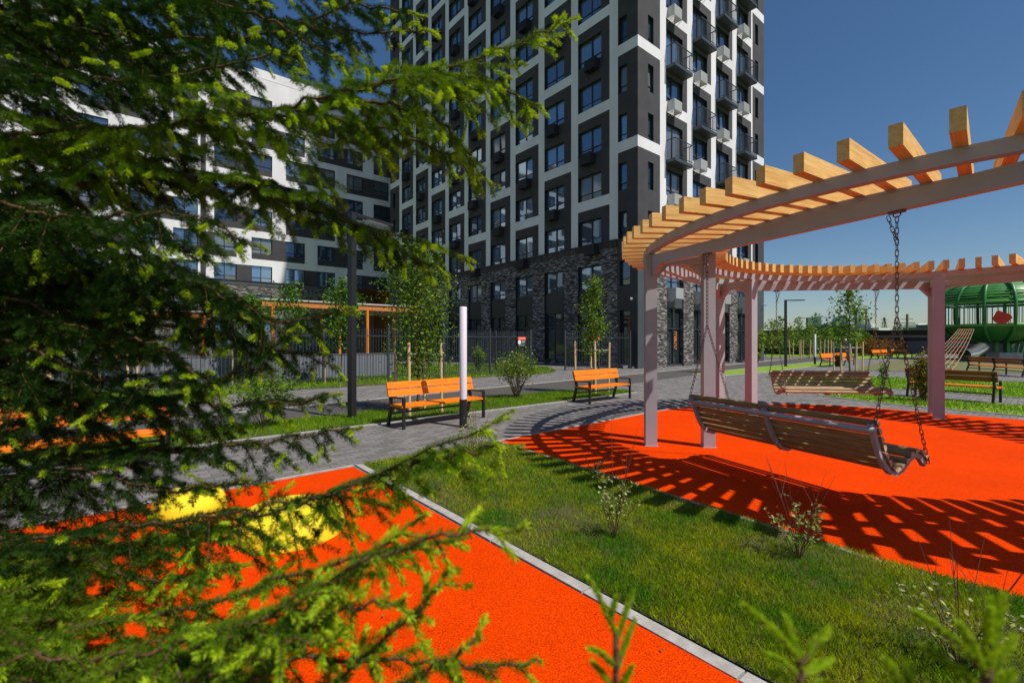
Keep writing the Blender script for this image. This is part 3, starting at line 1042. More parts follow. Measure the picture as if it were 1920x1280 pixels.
# ------------------------------------------------------------------ ring pergola
perg = thing('ring_pergola', 'circular pergola of mauve steel posts and pale timber rafters over the red surface', 'pergola', (ORX, ORY, 0))
ZP, ZB, ZR = 2.93, 3.045, 3.215
RI, RO = 3.65, 4.50
pang = [173.5, 113.5, 53.2, -6.5, -66.5, -126.5]
for i, a in enumerate(pang):
    t = math.radians(a)
    er = Vector((math.cos(t), math.sin(t), 0)); et = Vector((-er.y, er.x, 0))
    for r in (RI, RO):
        b = MB(); b.box(er * r + Vector((0, 0, ZP / 2)), (.17, .17, ZP), 0, er, et)
        b.box(er * r + Vector((0, 0, .012)), (.2, .2, .012), 0, er, et)
        b.build('post', M['steel'], perg, bevel=.006)
    b = MB(); b.beam(er * (RI + .085) + Vector((0, 0, ZP - .09)), er * (RO - .085) + Vector((0, 0, ZP - .09)), .14, .16)
    for s_, r in ((1, RI + .085), (-1, RO - .085)):
        g = er * r + Vector((0, 0, ZP - .17)); w_ = et * .05
        tri = [g, g + er * s_ * .18, g - Vector((0, 0, .2))]
        b.face([p + w_ for p in tri]); b.face([p - w_ for p in tri]); b.face([tri[1] + w_, tri[2] + w_, tri[2] - w_, tri[1] - w_])
    b.build('cross_beam', M['steel'], perg)
    # straight beam between neighbouring outer posts
    a2 = math.radians(pang[(i + 1) % 6]) if i < 5 else math.radians(pang[0] - 360)
    q0 = er * RO; q1 = Vector((math.cos(a2), math.sin(a2), 0)) * RO
    dd = (q1 - q0).normalized()
    b = MB(); b.beam(q0 + dd * .09 + Vector((0, 0, 2.835)), q1 - dd * .09 + Vector((0, 0, 2.835)), .10, .15)
    for (p, s_) in ((q0 + dd * .09, 1), (q1 - dd * .09, -1)):
        g = p + Vector((0, 0, 2.76)); nn = Vector((-dd.y, dd.x, 0)) * .045
        tri = [g, g + dd * s_ * .17, g - Vector((0, 0, .17))]
        b.face([k + nn for k in tri]); b.face([k - nn for k in tri]); b.face([tri[1] + nn, tri[2] + nn, tri[2] - nn, tri[1] - nn])
    b.build('swing_beam', M['steel'], perg)
for r in (RI, RO):
    b = MB(); n = 96
    for k in range(n):
        t0, t1 = 2 * math.pi * k / n, 2 * math.pi * (k + 1) / n
        q = []
        for t in (t0, t1):
            c_, s_ = math.cos(t), math.sin(t)
            q.append([Vector((c_ * (r + dr), s_ * (r + dr), z)) for dr, z in ((-.05, ZP + .002), (.05, ZP + .002), (.05, ZB), (-.05, ZB))])
        for j in range(4):
            b.face([q[0][j], q[0][(j + 1) % 4], q[1][(j + 1) % 4], q[1][j]])
    b.build('ring_beam', M['steel'], perg)
rp = MB(); rp.box((0, 0, 0), (1.67, .088, .168))
NR = 92
for k in range(NR):
    t = 2 * math.pi * (k + .27) / NR
    if k == 0:
        o = rp.build('rafter', M['rafter'], perg, bevel=.005); r0 = o
    else:
        o = r0.copy(); C.objects.link(o); o.parent = perg
    rm = (3.23 + 4.90) / 2 + R.uniform(-.012, .012)
    o.location = (rm * math.cos(t), rm * math.sin(t), (ZB + ZR) / 2)
    o.rotation_euler = (0, 0, t + R.uniform(-.006, .006) + (math.pi if R.random() < .5 else 0))

# ------------------------------------------------------------------ swings
def chain(mb, a, b, r=.0038, L=.062, wd=.026):
    a = Vector(a); b = Vector(b)
    d = b - a; n = max(2, int(round(d.length / (L * .80)))); st_ = d / n; X = d.normalized()
    ref = Vector((1, 0, 0)) if abs(X.x) < .8 else Vector((0, 1, 0))
    A1 = X.cross(ref).normalized(); A2 = X.cross(A1)
    for i in range(n):
        c = a + st_ * (i + .5); W = A1 if i % 2 else A2
        pts = []
        for k in range(10):
            t = 2 * math.pi * k / 10
            pts.append(c + X * (math.copysign(max(0, L / 2 - wd / 2), math.cos(t)) + math.cos(t) * wd / 2) + W * math.sin(t) * wd / 2)
        mb.tube(pts, r, 5, close=True)


def make_swing(name, label, a, b, side, topz, L=2.15, split=.95):
    """a,b: the two points on the beam the chains hang from; side=+1 seat opens to the left of a->b"""
    a = Vector((*a, 0)); b = Vector((*b, 0)); X = (b - a).normalized(); Yv = Vector((-X.y, X.x, 0)) * side
    c = (a + b) / 2
    c.z = .03; topz -= .03
    root = thing(name, label, 'swing', c, math.atan2(X.y, X.x))
    # local: x along bench, y towards the seat front
    prof = [(-.30, .87), (-.262, .78), (-.215, .67), (-.16, .56), (-.10, .475), (-.03, .42), (.045, .40), (.12, .42), (.19, .465), (.26, .515), (.34, .54), (.41, .525), (.47, .48), (.52, .425)]
    pf = [(y * side, z) for y, z in prof]
    for x in (-L / 2 + .04, 0, L / 2 - .04):
        m = MB()
        n = len(pf)
        for i in range(n - 1):
            (y0, z0), (y1, z1) = pf[i], pf[i + 1]
            q = []
            for (y, z, j) in ((y0, z0, i), (y1, z1, i + 1)):
                ya, za = pf[max(j - 1, 0)]; yb, zb = pf[min(j + 1, n - 1)]
                tn = Vector((yb - ya, zb - za)).normalized(); nr = Vector((tn.y, -tn.x)) * side
                q.append(((y + nr.x * .0, z + nr.y * .0), (y + nr.x * .042, z + nr.y * .042)))
            for xx in (x - .02, x + .02):
                m.face([(xx, *q[0][0]), (xx, *q[1][0]), (xx, *q[1][1]), (xx, *q[0][1])])
            for j in (0, 1):
                m.face([(x - .02, *q[0][j]), (x - .02, *q[1][j]), (x + .02, *q[1][j]), (x + .02, *q[0][j])])
        m.build('side_frame', M['steel'], root)
    # slats along the profile
    def walk(s0, s1, step):
        out = []; acc = 0; tgt = s0
        for i in range(len(pf) - 1):
            p = Vector(pf[i]); q = Vector(pf[i + 1]); l = (q - p).length
            while tgt <= acc + l and tgt <= s1:
                tt = (tgt - acc) / l
                out.append((p.lerp(q, tt), (q - p).normalized())); tgt += step
            acc += l
        return out
    for nm, s0, s1 in (('backrest', .02, .48), ('seat', .53, 1.20)):
        m = MB()
        for p, tn in walk(s0, s1, .082):
            nr = Vector((-tn.y, tn.x)) * side
            Zax = Vector((0, nr.x, nr.y)); Yax = Vector((0, tn.x, tn.y))
            c_ = Vector((0, p.x, p.y)) + Zax * .016
            n = 8; sec = []
            for k in range(n + 1):
                t = math.pi * k / n
                sec.append((math.cos(t) * .034, math.sin(t) * .030))
            sec = [(.034, -.008)] + sec + [(-.034, -.008)]
            for k in range(len(sec)):
                k2 = (k + 1) % len(sec)
                m.face([c_ + Vector((sx * L / 2, 0, 0)) + Yax * sec[kk][0] + Zax * sec[kk][1] for sx, kk in ((-1, k), (1, k), (1, k2), (-1, k2))], 0)
            for sx in (-1, 1):
                m.face([c_ + Vector((sx * L / 2, 0, 0)) + Yax * s_[0] + Zax * s_[1] for s_ in sec], 1)
        m.build(nm, [M['swing_wood'], M['swing_end']], root)
    m = MB(); m.tube([(-L / 2, -.325 * side, .80), (L / 2, -.325 * side, .80)], .028, 10)
    m.build('rail', M['steel'], root, smooth=True)
    hl = (b - a).length / 2
    for sx in (-1, 1):
        m = MB()
        top = Vector((sx * hl, 0, topz)); mid_ = Vector((sx * hl, 0, topz - split))
        chain(m, top + Vector((0, 0, -.05)), mid_)
        m.box(top + Vector((0, 0, -.01)), (.12, .05, .02)); m.tube([top + Vector((.03 * math.cos(k), 0, -.03 + .025 * math.sin(k))) for k in (0, .8, 1.6, 2.4, 3.2, 4, 4.8, 5.6)], .006, 5, close=True)
        # safety loop
        p1 = top + Vector((-.05 * sx * 0 + .07, .0, -.03)); chain(m, p1, top + Vector((.0, 0, -.28)))
        chain(m, mid_, Vector((sx * (L / 2 - .01), -.32 * side, .82)))
        chain(m, mid_, Vector((sx * (L / 2 - .01), .52 * side, .43)))
        m.build('chain', M['chain'], root)
    return root


def on_ring(deg, r):
    t = math.radians(deg); return Vector((ORX + r * math.cos(t), ORY + r * math.sin(t)))


qa, qb = on_ring(-126.5, RO), on_ring(173.5, RO)       # near chord
mk = (qa + qb) / 2; ud = (qb - qa).normalized()
c1_ = Vector((3.43, 4.12)); t1_ = (c1_ - qa).dot(ud)
A_ = qa + ud * t1_; B_ = qa + ud * (t1_ + 2.15)
make_swing('swing_bench', 'slatted wooden swing bench nearest the camera, seen from behind', A_, B_, -1, 2.76)
qa, qb = on_ring(113.5, RO), on_ring(53.2, RO)
A_ = qa.lerp(qb, .2775); B_ = qa.lerp(qb, .74)
make_swing('swing_bench', 'slatted wooden swing bench on the far side of the ring, facing the camera', A_, B_, -1, 2.76)


# ------------------------------------------------------------------ benches
def bench(label, x, y, rz, L=1.9, wood='bench_wood', group=None, frames=2, detail=True):
    """local x along the bench, front is -y, origin under the seat centre"""
    root = thing('park_bench', label, 'bench', (x, y, 0), rz, group)
    xs = [-L / 2 + .04 + i * (L - .08) / (frames - 1) for i in range(frames)]
    for xx in xs:
        m = MB(); w_ = .05
        m.beam((xx, -.27, 0), (xx, -.27, .56), w_, w_, up=(0, 1, 0))
        m.beam((xx, .30, 0), (xx, .17, .42), w_, .06, up=(0, 1, 0))
        m.beam((xx, .17, .42), (xx, .29, .80), w_, .06, up=(0, 1, 0))
        m.beam((xx, -.27, .565), (xx, .19, .545), w_ - .004, .028)
        m.beam((xx, -.27, .365), (xx, .18, .365), w_ - .006, .04)
        m.build('leg_frame', M['black_metal'], root)
    m = MB(); m.beam((xs[0], .20, .24), (xs[-1], .20, .24), .03, .035); m.build('stretcher', M['black_metal'], root)
    n = Vector((0, -.95, .30)).normalized(); u = Vector((0, .30, .95)).normalized()
    m = MB()
    for k in range(2):
        c_ = Vector((0, .205 + k * .043, .615 + k * .142)) + n * .02
        m.box(c_, (L + .06, .035, .130), 0, (1, 0, 0), -n, u)
    m.build('backrest', M['bench_shaded' if wood == 'bench_back_shaded' else wood], root, bevel=.006)  # benches seen from behind get a backrest colour with shade painted in
    if wood == 'bench_back_shaded': wood = 'bench_wood'
    m = MB()
    for k in range(4):
        m.box((0, -.235 + k * .115, .405), (L, .10, .035), 0)
    m.build('seat', M[wood], root, bevel=.006)
    return root


def bench_at(label, gl, gr, back=.0, **kw):
    """gl, gr: ground points of the left and right front legs"""
    a = Vector(gl); b = Vector(gr); d = (b - a).normalized(); nrm = Vector((-d.y, d.x))
    c_ = (a + b) / 2 + nrm * .27
    return bench(label, c_.x, c_.y, math.atan2(d.y, d.x), L=(b - a).length + .08, **kw)


bench_at('orange slatted bench beside the white light column, front view', (-1.97, 8.41), (-.60, 9.72))
bench_at('orange slatted bench half hidden behind the spruce boughs', (-5.85, 4.75), (-4.5, 6.05))
bench_at('orange slatted bench nearer the tower, with one stake rising behind its middle', G(1105.8, 757), (3.30, 12.95))
# right side benches seen from behind: front faces away
def bench_back(label, gl, gr, **kw):
    a = Vector(gl); b = Vector(gr); d = (a - b).normalized(); nrm = Vector((-d.y, d.x))
    c_ = (a + b) / 2 - nrm * .28 * 1
    return bench(label, c_.x, c_.y, math.atan2(d.y, d.x), L=(b - a).length + .08, **kw)
bench_back('park bench seen from its shaded back, beside the round thuja bush', G(1701, 743.5), G(1862, 757), wood='bench_back_shaded')
bench_back('long slatted bench with three leg frames in front of the green play pod', G(1812, 697.5), G(1917, 707), wood='bench_back_shaded', frames=3)
bench_at('far orange bench beside the black litter bin', G(1556, 688), G(1601, 684.5))
for i, (a, b) in enumerate((((1641, 673), (1653, 672)), ((1655, 672), (1667, 671)), ((1678, 671), (1689, 670)), ((1692, 671), (1701, 670)))):
    ga = Vector(G(*a)); gb = ga + Vector((1.0, -.25)).normalized() * 0
    d = Vector((.93, .37)) if i < 2 else Vector((.95, .3))
    Lb = 1.0 if i != 1 else 1.05
    bench(['far orange chair bench leftmost of the row before the dark wall', 'far orange chair bench second from the left before the dark wall',
           'far orange chair bench third from the left before the dark wall', 'far orange chair bench rightmost of the row before the dark wall'][i],
          ga.x + .5, ga.y + .3, math.atan2(d.y, d.x), L=Lb + .1, group='row of far orange benches')

# litter bin
bx, by = G(1571.5, 687)
lbn = thing('litter_bin', 'black square litter bin in front of the far orange bench', 'litter bin', (bx, by, 0), .6)
m = MB(); m.box((0, 0, .38), (.34, .34, .68)); m.box((0, 0, .02), (.30, .30, .04)); m.build('body', M['black_metal'], lbn, bevel=.01)
m = MB(); m.box((0, 0, .80), (.38, .38, .03))
for sx in (-1, 1):
    for sy in (-1, 1): m.box((sx * .15, sy * .15, .755), (.03, .03, .07))
m.build('lid', M['black_metal'], lbn)

# ------------------------------------------------------------------ lamps and light columns
def lamp(label, x, y, rz, h=4.25, arm=1.05):
    r = thing('street_lamp', label, 'street lamp', (x, y, 0), rz, 'black angular street lamps')
    m = MB(); m.box((0, 0, h / 2), (.125, .125, h)); m.box((0, 0, .015), (.26, .26, .03)); m.build('pole', M['black_metal'], r, bevel=.008)
    m = MB(); m.box((arm / 2 + .07, 0, h - .03), (arm, .12, .055)); m.build('arm', M['black_metal'], r, bevel=.006)
    m = MB(); m.box((arm * .65, 0, h - .066), (arm * .55, .09, .012)); m.build('diffuser', M['sign_white'], r)
    return r


g = G(660, 786); lamp('black lamp pole rising behind the spruce boughs left of the orange bench', g[0], g[1], math.radians(60))
g = G(1473, 687); lamp('tall black lamp on the narrow lawn right of the tower, arm to the right', g[0], g[1], math.radians(-10))
lamp('small far black lamp with its arm to the left, above the distant saplings', (1513 - 960) / F * 52, 52, math.radians(180))
lamp('black lamp behind the staked tree, arm reaching right before the far blocks', (1605 - 960) / F * 42, 42, math.radians(5))


def column(label, x, y, h=2.25, r=.072, scale=1):
    t = thing('light_column', label, 'light column', (x, y, 0), 0, 'white tube light columns')
    m = MB(); m.lathe((0, 0, 0), [(r, 0), (r, .52)], 20); m.lathe((0, 0, 0), [(r + .03, 0), (r + .03, .015), (0, .015)], 20); m.build('base', M['black_metal'], t, smooth=False)
    m = MB(); m.lathe((0, 0, 0), [(r - .003, .52), (r - .003, h - .01), (r - .012, h), (0, h + .002)], 20); o = m.build('tube', M['tube_white'], t, smooth=True)
    return t


g = G(868.5, 800); column('white tube light column standing before the orange bench', *g)
g = G(1528, 683); column('far white light column left of the orange bench and bin', g[0], g[1], 2.1)
column('distant white light column beyond the row of small orange benches', (1641 - 960) / F * 66, 66, 2.2)

# ------------------------------------------------------------------ yellow rubber domes
for (px, py, rr, hh, lab) in ((356, 986, .30, .21, 'yellow rubber dome seat on the left, smaller of two'), (543, 1042, .44, .22, 'yellow rubber dome seat on the right, larger of two')):
    g = G(px, py)
    m = MB()
    pr = [(rr, 0)] + [(rr * (1 - .0 * k) * math.cos(math.radians(90 * k / 8)) ** .38, hh * math.sin(math.radians(90 * k / 8)) ** .9) for k in range(1, 8)] + [(0.001, hh)]
    m.lathe((0, 0, 0), pr, 40)
    o = m.build('dome_seat', M['yellow'], None, smooth=True)
    o.location = ((px - 960) / F * (g[1] + rr), g[1] + rr, .01)
    tag(o, lab, 'dome seat', 'yellow dome seats')

# ------------------------------------------------------------------ fences and signs
def fence(label, a, b, h=2.12, rail=1.82, step=.115):
    a = Vector(a); b = Vector(b); d = b - a; L = d.length
    t = thing('metal_fence', label, 'fence', (a.x, a.y, 0), math.atan2(d.y, d.x))
    m = MB()
    n = int(L / step)
    for i in range(n + 1):
        m.box((i * L / n, 0, (h + .12) / 2), (.016, .016, h - .12))
    m.box((L / 2, 0, rail), (L, .03, .035)); m.box((L / 2, 0, .2), (L, .03, .035))
    m.build('railing', M['fence'], t)
    k = max(1, round(L / 2.6))
    for i in range(k + 1):
        m = MB(); m.box((i * L / k, .0, (h + .1) / 2), (.075, .075, h + .1)); m.build('post', M['fence'], t)
    return t


F0 = Vector((-.83, 22.4))
fence('long dark bar fence left of the gate, in front of the yard', F0 - Vector(dR) * 21, F0 + Vector(dR) * 2.3)
fence('short dark bar fence between the gateway and the tower corner', F0 + Vector(dR) * 4.87, Vector((7.0, 27.4)))
fence('far section of dark bar fence turning back beside the info sign', F0 + Vector(dR) * 2.35, F0 + Vector(dR) * 2.35 + Vector(dL) * 6)


def info_sign(label, x, y, z, rz, wd=.54, hh=.48, full=True):
    t = thing('info_sign', label, 'sign', (x, y, z), rz)
    m = MB(); m.box((0, 0, 0), (wd, .012, hh)); m.build('panel', M['sign_dark'], t)
    m = MB(); m.box((0, -.010, hh * .32), (wd - .004, .006, hh * .34)); m.build('header', M['sign_red'], t)
    m = MB()
    for k in range(9): m.box((-.17 + k * .042, -.015, hh * .32), (.026, .004, .045 if k % 3 else .03))
    for j in range(2):
        for k in range(6 - 2 * j): m.box((.03 + k * .036, -.009, .005 - j * .06), (.024, .005, .030))
    for k in range(12): m.box((-.2 + k * .034, -.009, -hh * .40), (.022, .005, .018))
    m.build('lettering', M['sign_white'], t)
    m = MB()
    pts = [(math.cos(2 * math.pi * k / 20) * .105 - wd / 2 + .115, -.010, math.sin(2 * math.pi * k / 20) * .105 - .035) for k in range(20)]
    m.face(pts); m.build('emblem', M['sign_white'], t)
    return t


p = F0 + Vector(dR) * 1.65
info_sign('red and dark sign with white disc on the fence left of the gateway', p.x + .05, p.y - .07, 1.6, math.atan2(dR.y, dR.x))
p2 = Vector((4.75, 26.3))
info_sign('second red topped sign on the fence behind the staked sapling', p2.x, p2.y - .1, 1.62, math.radians(20), .5, .5)

# grey board wall behind the fence
W1 = Vector((-14.6, 14.7)); W2 = Vector((-5.55, 22.25)); dW = W2 - W1
t = thing('board_wall', 'low grey boarded wall behind the bar fence, dappled with tree shadows', 'wall', (W1.x, W1.y, 0), math.atan2(dW.y, dW.x))
m = MB(); Lw = dW.length
n = int(Lw / .30)
for i in range(n):
    m.box(((i + .5) * Lw / n, 0, .52), (Lw / n - .012, .05, 1.0))
m.box((Lw / 2, .035, .5), (Lw, .03, .96)); m.build('boards', M['wallgrey'], t)
m = MB(); m.box((Lw / 2, .0, 1.04), (Lw, .10, .035)); m.build('cap', M['wallgrey'], t)
# raised yard slab behind? play pavilions
def pavilion(label, x, y, rz, L, Dp, h, posts):
    t = thing('play_pavilion', label, 'pavilion', (x, y, 0), rz)
    m = MB(); m.box((0, -Dp / 2, h), (L, .16, .30)); m.box((0, Dp / 2, h), (L, .16, .30)); m.build('roof_beam', M['orange_clad'], t)
    m = MB()
    for i in range(int(L / .35)):
        m.box((-L / 2 + .2 + i * .35, 0, h - .20), (.07, Dp, .10))
    m.box((0, 0, h + .20), (L + .2, Dp + .3, .08)); m.build('roof', M['concrete'], t)
    for xx in posts:
        for yy in (-Dp / 2, Dp / 2):
            m = MB(); m.tube([(xx, yy, 0), (xx, yy, h - .15)], .09, 8); m.build('post', M['orange_paint'], t)
    m = MB(); m.box((posts[0] + .5, -Dp / 2 + .1, h - .8), (1.2, .05, 1.5)); m.build('screen_panel', M['wallgrey'], t)
    return t


pavilion('long play pavilion with orange posts and a slatted roof beyond the low wall', -10.2, 27.5, math.atan2(dR.y, dR.x), 9.0, 3.2, 3.55, (-4.0, -.6, 1.0, 4.2))
pavilion('second orange posted pavilion further left, mostly behind spruce boughs', -20.5, 24.0, math.atan2(dR.y, dR.x), 8.0, 3.2, 3.0, (-3.6, 0, 3.6))


# ------------------------------------------------------------------ vegetation helpers
def leaves_np(cen, size, rs, aspect=.6, flat=.5):
    n = len(cen)
    nx = rs.normal(size=(n, 3)); nx[:, 2] *= .6; nx /= np.linalg.norm(nx, axis=1, keepdims=True)
    up = rs.normal(size=(n, 3)); up[:, 2] += flat
    ny = np.cross(up, nx); ny /= np.linalg.norm(ny, axis=1, keepdims=True) + 1e-9
    nz_ = np.cross(nx, ny)
    s = (size * rs.uniform(.65, 1.3, n))[:, None]
    V = np.zeros((n, 6, 3))
    V[:, 0] = cen - nx * s
    V[:, 1] = cen - nx * s * .3 + ny * s * aspect + nz_ * s * .12
    V[:, 2] = cen + nx * s * .4 + ny * s * aspect * .8 + nz_ * s * .12
    V[:, 3] = cen + nx * s * 1.1
    V[:, 4] = cen + nx * s * .4 - ny * s * aspect * .8 + nz_ * s * .12
    V[:, 5] = cen - nx * s * .3 - ny * s * aspect + nz_ * s * .12
    base = np.arange(n)[:, None] * 6
    Fc = np.concatenate([base + np.array([[0, 1, 2, 3]]), base + np.array([[0, 3, 4, 5]])])
    return V.reshape(-1, 3), Fc


def sapling(name, label, cat, x, y, h, r, z0, nl, ls, seed, m='leaf', trunk_r=.028, group=None, shape=1.0, nb=26, curve=.1, bark='bark', m2=None):
    rs = np.random.RandomState(seed); rr = random.Random(seed)
    t = thing(name, label, cat, (x, y, 0), 0, group)
    mb = MB()
    n = 9
    ax = [Vector((math.sin(k * 1.3 + seed) * .02 * h * curve * 3, math.cos(k * 1.7 + seed) * .02 * h * curve * 3, h * .97 * k / n)) for k in range(n + 1)]
    mb.tube(ax, [trunk_r * (1 - .85 * k / n) for k in range(n + 1)], 7)
    cen = []
    for i in range(nb):
        f = (i + .5) / nb
        zb = z0 + (h - z0) * f * .93
        p = Vector((0, 0, zb)); a = rr.uniform(0, 6.28)
        prof = math.sin(min(1, (1 - f) * 1.25 + .12) * math.pi / 2) ** .8 * (.55 + .45 * min(1, f * 4))
        L = r * prof * rr.uniform(.65, 1.15) * shape
        ups = rr.uniform(.5, 1.1) * (1.3 if f > .7 else .9)
        pts = [p]
        d = Vector((math.cos(a), math.sin(a), ups)).normalized()
        for k in range(4):
            d = (d + Vector((rr.uniform(-.2, .2), rr.uniform(-.2, .2), .08))).normalized()
            pts.append(pts[-1] + d * L * .33)
        mb.tube(pts, [.011, .009, .007, .005, .003], 4)
        cnt = int(nl / nb * (.5 + prof))
        for _ in range(cnt):
            s_ = rr.uniform(.25, 1.05) * 4; k = min(3, int(s_)); q = pts[k].lerp(pts[k + 1], s_ - k)
            sp = .10 + .16 * r
            cen.append(q + Vector((rr.gauss(0, sp), rr.gauss(0, sp), rr.gauss(0, sp * .8))))
    for _ in range(int(nl * .06)):
        cen.append(Vector((rr.gauss(0, .05), rr.gauss(0, .05), h * rr.uniform(.88, 1.02))))
    mb.build('trunk', M[bark], t, smooth=True)
    V, Fc = leaves_np(np.array([tuple(c_) for c_ in cen]), ls, rs)
    mats_ = [M[m]] + ([M[m2]] if m2 else [])
    mi = None
    if m2:
        mi = np.tile((rs.rand(len(cen)) < .4).astype(int), 2)
    npmesh('crown', V, Fc, mats_, t, mi)
    return t


def shrub(label, x, y, h, r, ns, nl, ls, seed, m='leaf', bark='bark', leaf_from=.35, name='shrub', group=None, m2=None, spread=.06, stem_r=.008, cat='shrub'):
    rs = np.random.RandomState(seed); rr = random.Random(seed)
    t = thing(name, label, cat, (x, y, 0), 0, group)
    mb = MB(); cen = []
    for i in range(ns):
        a = rr.uniform(0, 6.28); R_ = r * rr.uniform(.25, 1.0); hh = h * rr.uniform(.65, 1.05) * (1.1 - .35 * R_ / r)
        n = 5; pts = []
        for k in range(n + 1):
            f = k / n
            pts.append(Vector((math.cos(a) * (R_ * f ** 1.1 + .02) + rr.gauss(0, .012), math.sin(a) * (R_ * f ** 1.1 + .02) + rr.gauss(0, .012), hh * f ** .9)))
        mb.tube(pts, [stem_r * (1 - .75 * k / n) for k in range(n + 1)], 4)
        for j in range(2):
            k = rr.randint(3 if leaf_from > .5 else 2, 4); q = pts[k]; e = q + Vector((rr.uniform(-.2, .2) * r, rr.uniform(-.2, .2) * r, h * rr.uniform(.1, .28)))
            mb.tube([q, e], [stem_r * .5, stem_r * .2], 4)
            for _ in range(int(nl / ns * .3)):
                c_ = q.lerp(e, rr.uniform(.2, 1)); cen.append(c_ + Vector([rr.gauss(0, spread) for _ in range(3)]))
        for _ in range(int(nl / ns * .5)):
            s_ = rr.uniform(leaf_from, 1.0) * n; k = min(n - 1, int(s_)); q = pts[k].lerp(pts[k + 1], s_ - k)
            cen.append(q + Vector([rr.gauss(0, spread) for _ in range(3)]))
    mb.build('stems', M[bark], t)
    V, Fc = leaves_np(np.array([tuple(c_) for c_ in cen]), ls, rs)
    mats_ = [M[m]] + ([M[m2]] if m2 else [])
    mi = np.tile((rs.rand(len(cen)) < .35).astype(int), 2) if m2 else None
    npmesh('foliage', V, Fc, mats_, t, mi)
    return t


def support(label, x, y, pts, h, r=.034, tie=.85, group='tree supports of round stakes'):
    t = thing('tree_support', label, 'tree stakes', (x, y, 0), 0, group)
    for (dx, dy) in pts:
        m = MB(); lx, ly = R.uniform(-.03, .03), R.uniform(-.03, .03)
        m.tube([(dx, dy, 0), (dx + lx * .5, dy + ly * .5, h * .5), (dx + lx, dy + ly, h + R.uniform(-.03, .04))], [r, r * .97, r * .95], 9)
        m.build('stake', M['stake'], t, smooth=False)
    m = MB()
    for (dx, dy) in pts:
        a = Vector((dx, dy, h * tie)); mid_ = Vector((dx * .5, dy * .5, h * tie - .03)); e = Vector((dx * .08, dy * .08, h * tie + .01))
        m.tube([a, mid_, e], .012, 5)
        m.tube([a + Vector((math.cos(k) * (r + .004), math.sin(k) * (r + .004), 0)) for k in (0, 1.05, 2.1, 3.14, 4.2, 5.2)], .012, 5, close=True)
    m.build('tie', M['strap'], t)
    return t


# staked tree 1 behind the first bench
sapling('staked_tree', 'leafy young tree behind the orange bench, tallest near one', 'tree', -2.12, 10.45, 3.75, .74, .75, 5200, .032, 11, nb=54, trunk_r=.035, m2='leaf_light')
support('four pale stakes round the leafy young tree behind the orange bench', -2.12, 10.45, [(-.06, -.60), (.54, -.05), (.06, .45), (-.52, .05)], 1.58)
# staked tree 2
sapling('staked_tree', 'slim young tree behind the orange bench nearer the tower', 'tree', 2.50, 14.2, 3.6, .33, 1.1, 1700, .038, 12, nb=36, m2='leaf_light')
support('stakes round the slim young tree behind the bench nearer the tower', 2.50, 14.2, [(-.56, -.1), (.0, -.35), (.50, .15), (.0, .5)], 1.58)
# staked tree at far right behind the swing
sapling('staked_tree', 'tall thin tree with four stakes behind the far swing bench', 'tree', 13.85, 19.0, 3.75, .62, 1.4, 900, .055, 13, nb=34, trunk_r=.04, m2='leaf_light')
support('four stakes lined up behind the far swing bench', 13.85, 19.0, [(-.61, 0), (-.31, .02), (.28, 0), (.57, .02)], 1.6)
# left staked tree near the left bench
support('pale stakes behind the left bench, half hidden by spruce', -6.75, 6.35, [(-.05, -.35), (.15, .25), (-.5, .1)], 1.5, r=.042)
sapling('staked_tree', 'young tree behind the left bench among spruce boughs', 'tree', -6.8, 6.4, 3.3, .6, 1.3, 1200, .045, 14)
# trees in the yard
yard = [(G(228, 732), 3.3, .8, 15, 'small yard tree before the grey wall, far left'), ((-6.6, 17.9), 3.9, .7, 16, 'yard tree beside the fence, just left of the black lamp pole'),
        ((-9.6, 17.0), 3.2, .6, 17, 'thin yard tree between fence and grey wall'), ((-10.8, 22.5), 4.2, .9, 18, 'yard tree in front of the orange pavilion'),
        ((-17.5, 20.0), 4.6, 1.2, 19, 'broad yard tree far left behind the fence')]
for (g, h, r, sd_, lab) in yard:
    sapling('yard_tree', lab, 'tree', g[0], g[1], h, r, 1.2, 1300, .06, sd_, nb=26, group='young trees of the yard')
yw = ['stakes round the small yard tree at the far left', 'leaning stakes round the yard tree left of the lamp pole', 'stakes round the thin yard tree by the wall']
for (g, h, r, sd_, lab), lb_ in zip(yard[:3], yw):
    support(lb_, g[0], g[1], [(-.55, -.2), (.5, -.35), (.1, .5)], 1.62)
# shrubs
shrub('open twiggy bush on the grass strip left of the lamp pole', -4.52, 8.45, 1.15, .62, 26, 900, .034, 21, 'leaf', 'bark', .45)
shrub('rounded leafy bush on the grass strip between the two orange benches', .13, 13.0, 1.40, .60, 44, 1500, .030, 22, 'leaf_light', 'bark', .6, m2='leaf', spread=.09)
shrub('small round bush in the yard behind the fence', -1.75, 24.6, 1.35, .45, 20, 900, .05, 23, 'leaf_light', 'bark', .3)
shrub('small green plant by the tower wall inside the gateway', 3.7, 30.3, 1.5, .25, 8, 250, .06, 24, 'leaf_light', 'bark', .2)
shrub('leafy bush at the right face of the tower, behind the pergola posts', 10.3, 23.9, 2.3, .5, 14, 500, .07, 25, 'leaf_light', 'bark', .3, spread=.1)
shrub('green bush at the far corner of the tower', 18.5, 34.8, 2.6, .8, 16, 700, .09, 26, 'leaf_light', 'bark', .2, spread=.14)
th = shrub('dark thuja bush with orange tips beside the bench seen from behind', 11.05, 12.35, 1.25, .26, 30, 2600, .03, 27, 'leaf_or', 'bark', .05, name='thuja', m2='leaf', spread=.075)
shrub('small weeping plant on the lawn between the far swing and the bench seen from behind', 12.85, 16.0, .95, .14, 6, 260, .03, 28, 'leaf', 'bark', .3)
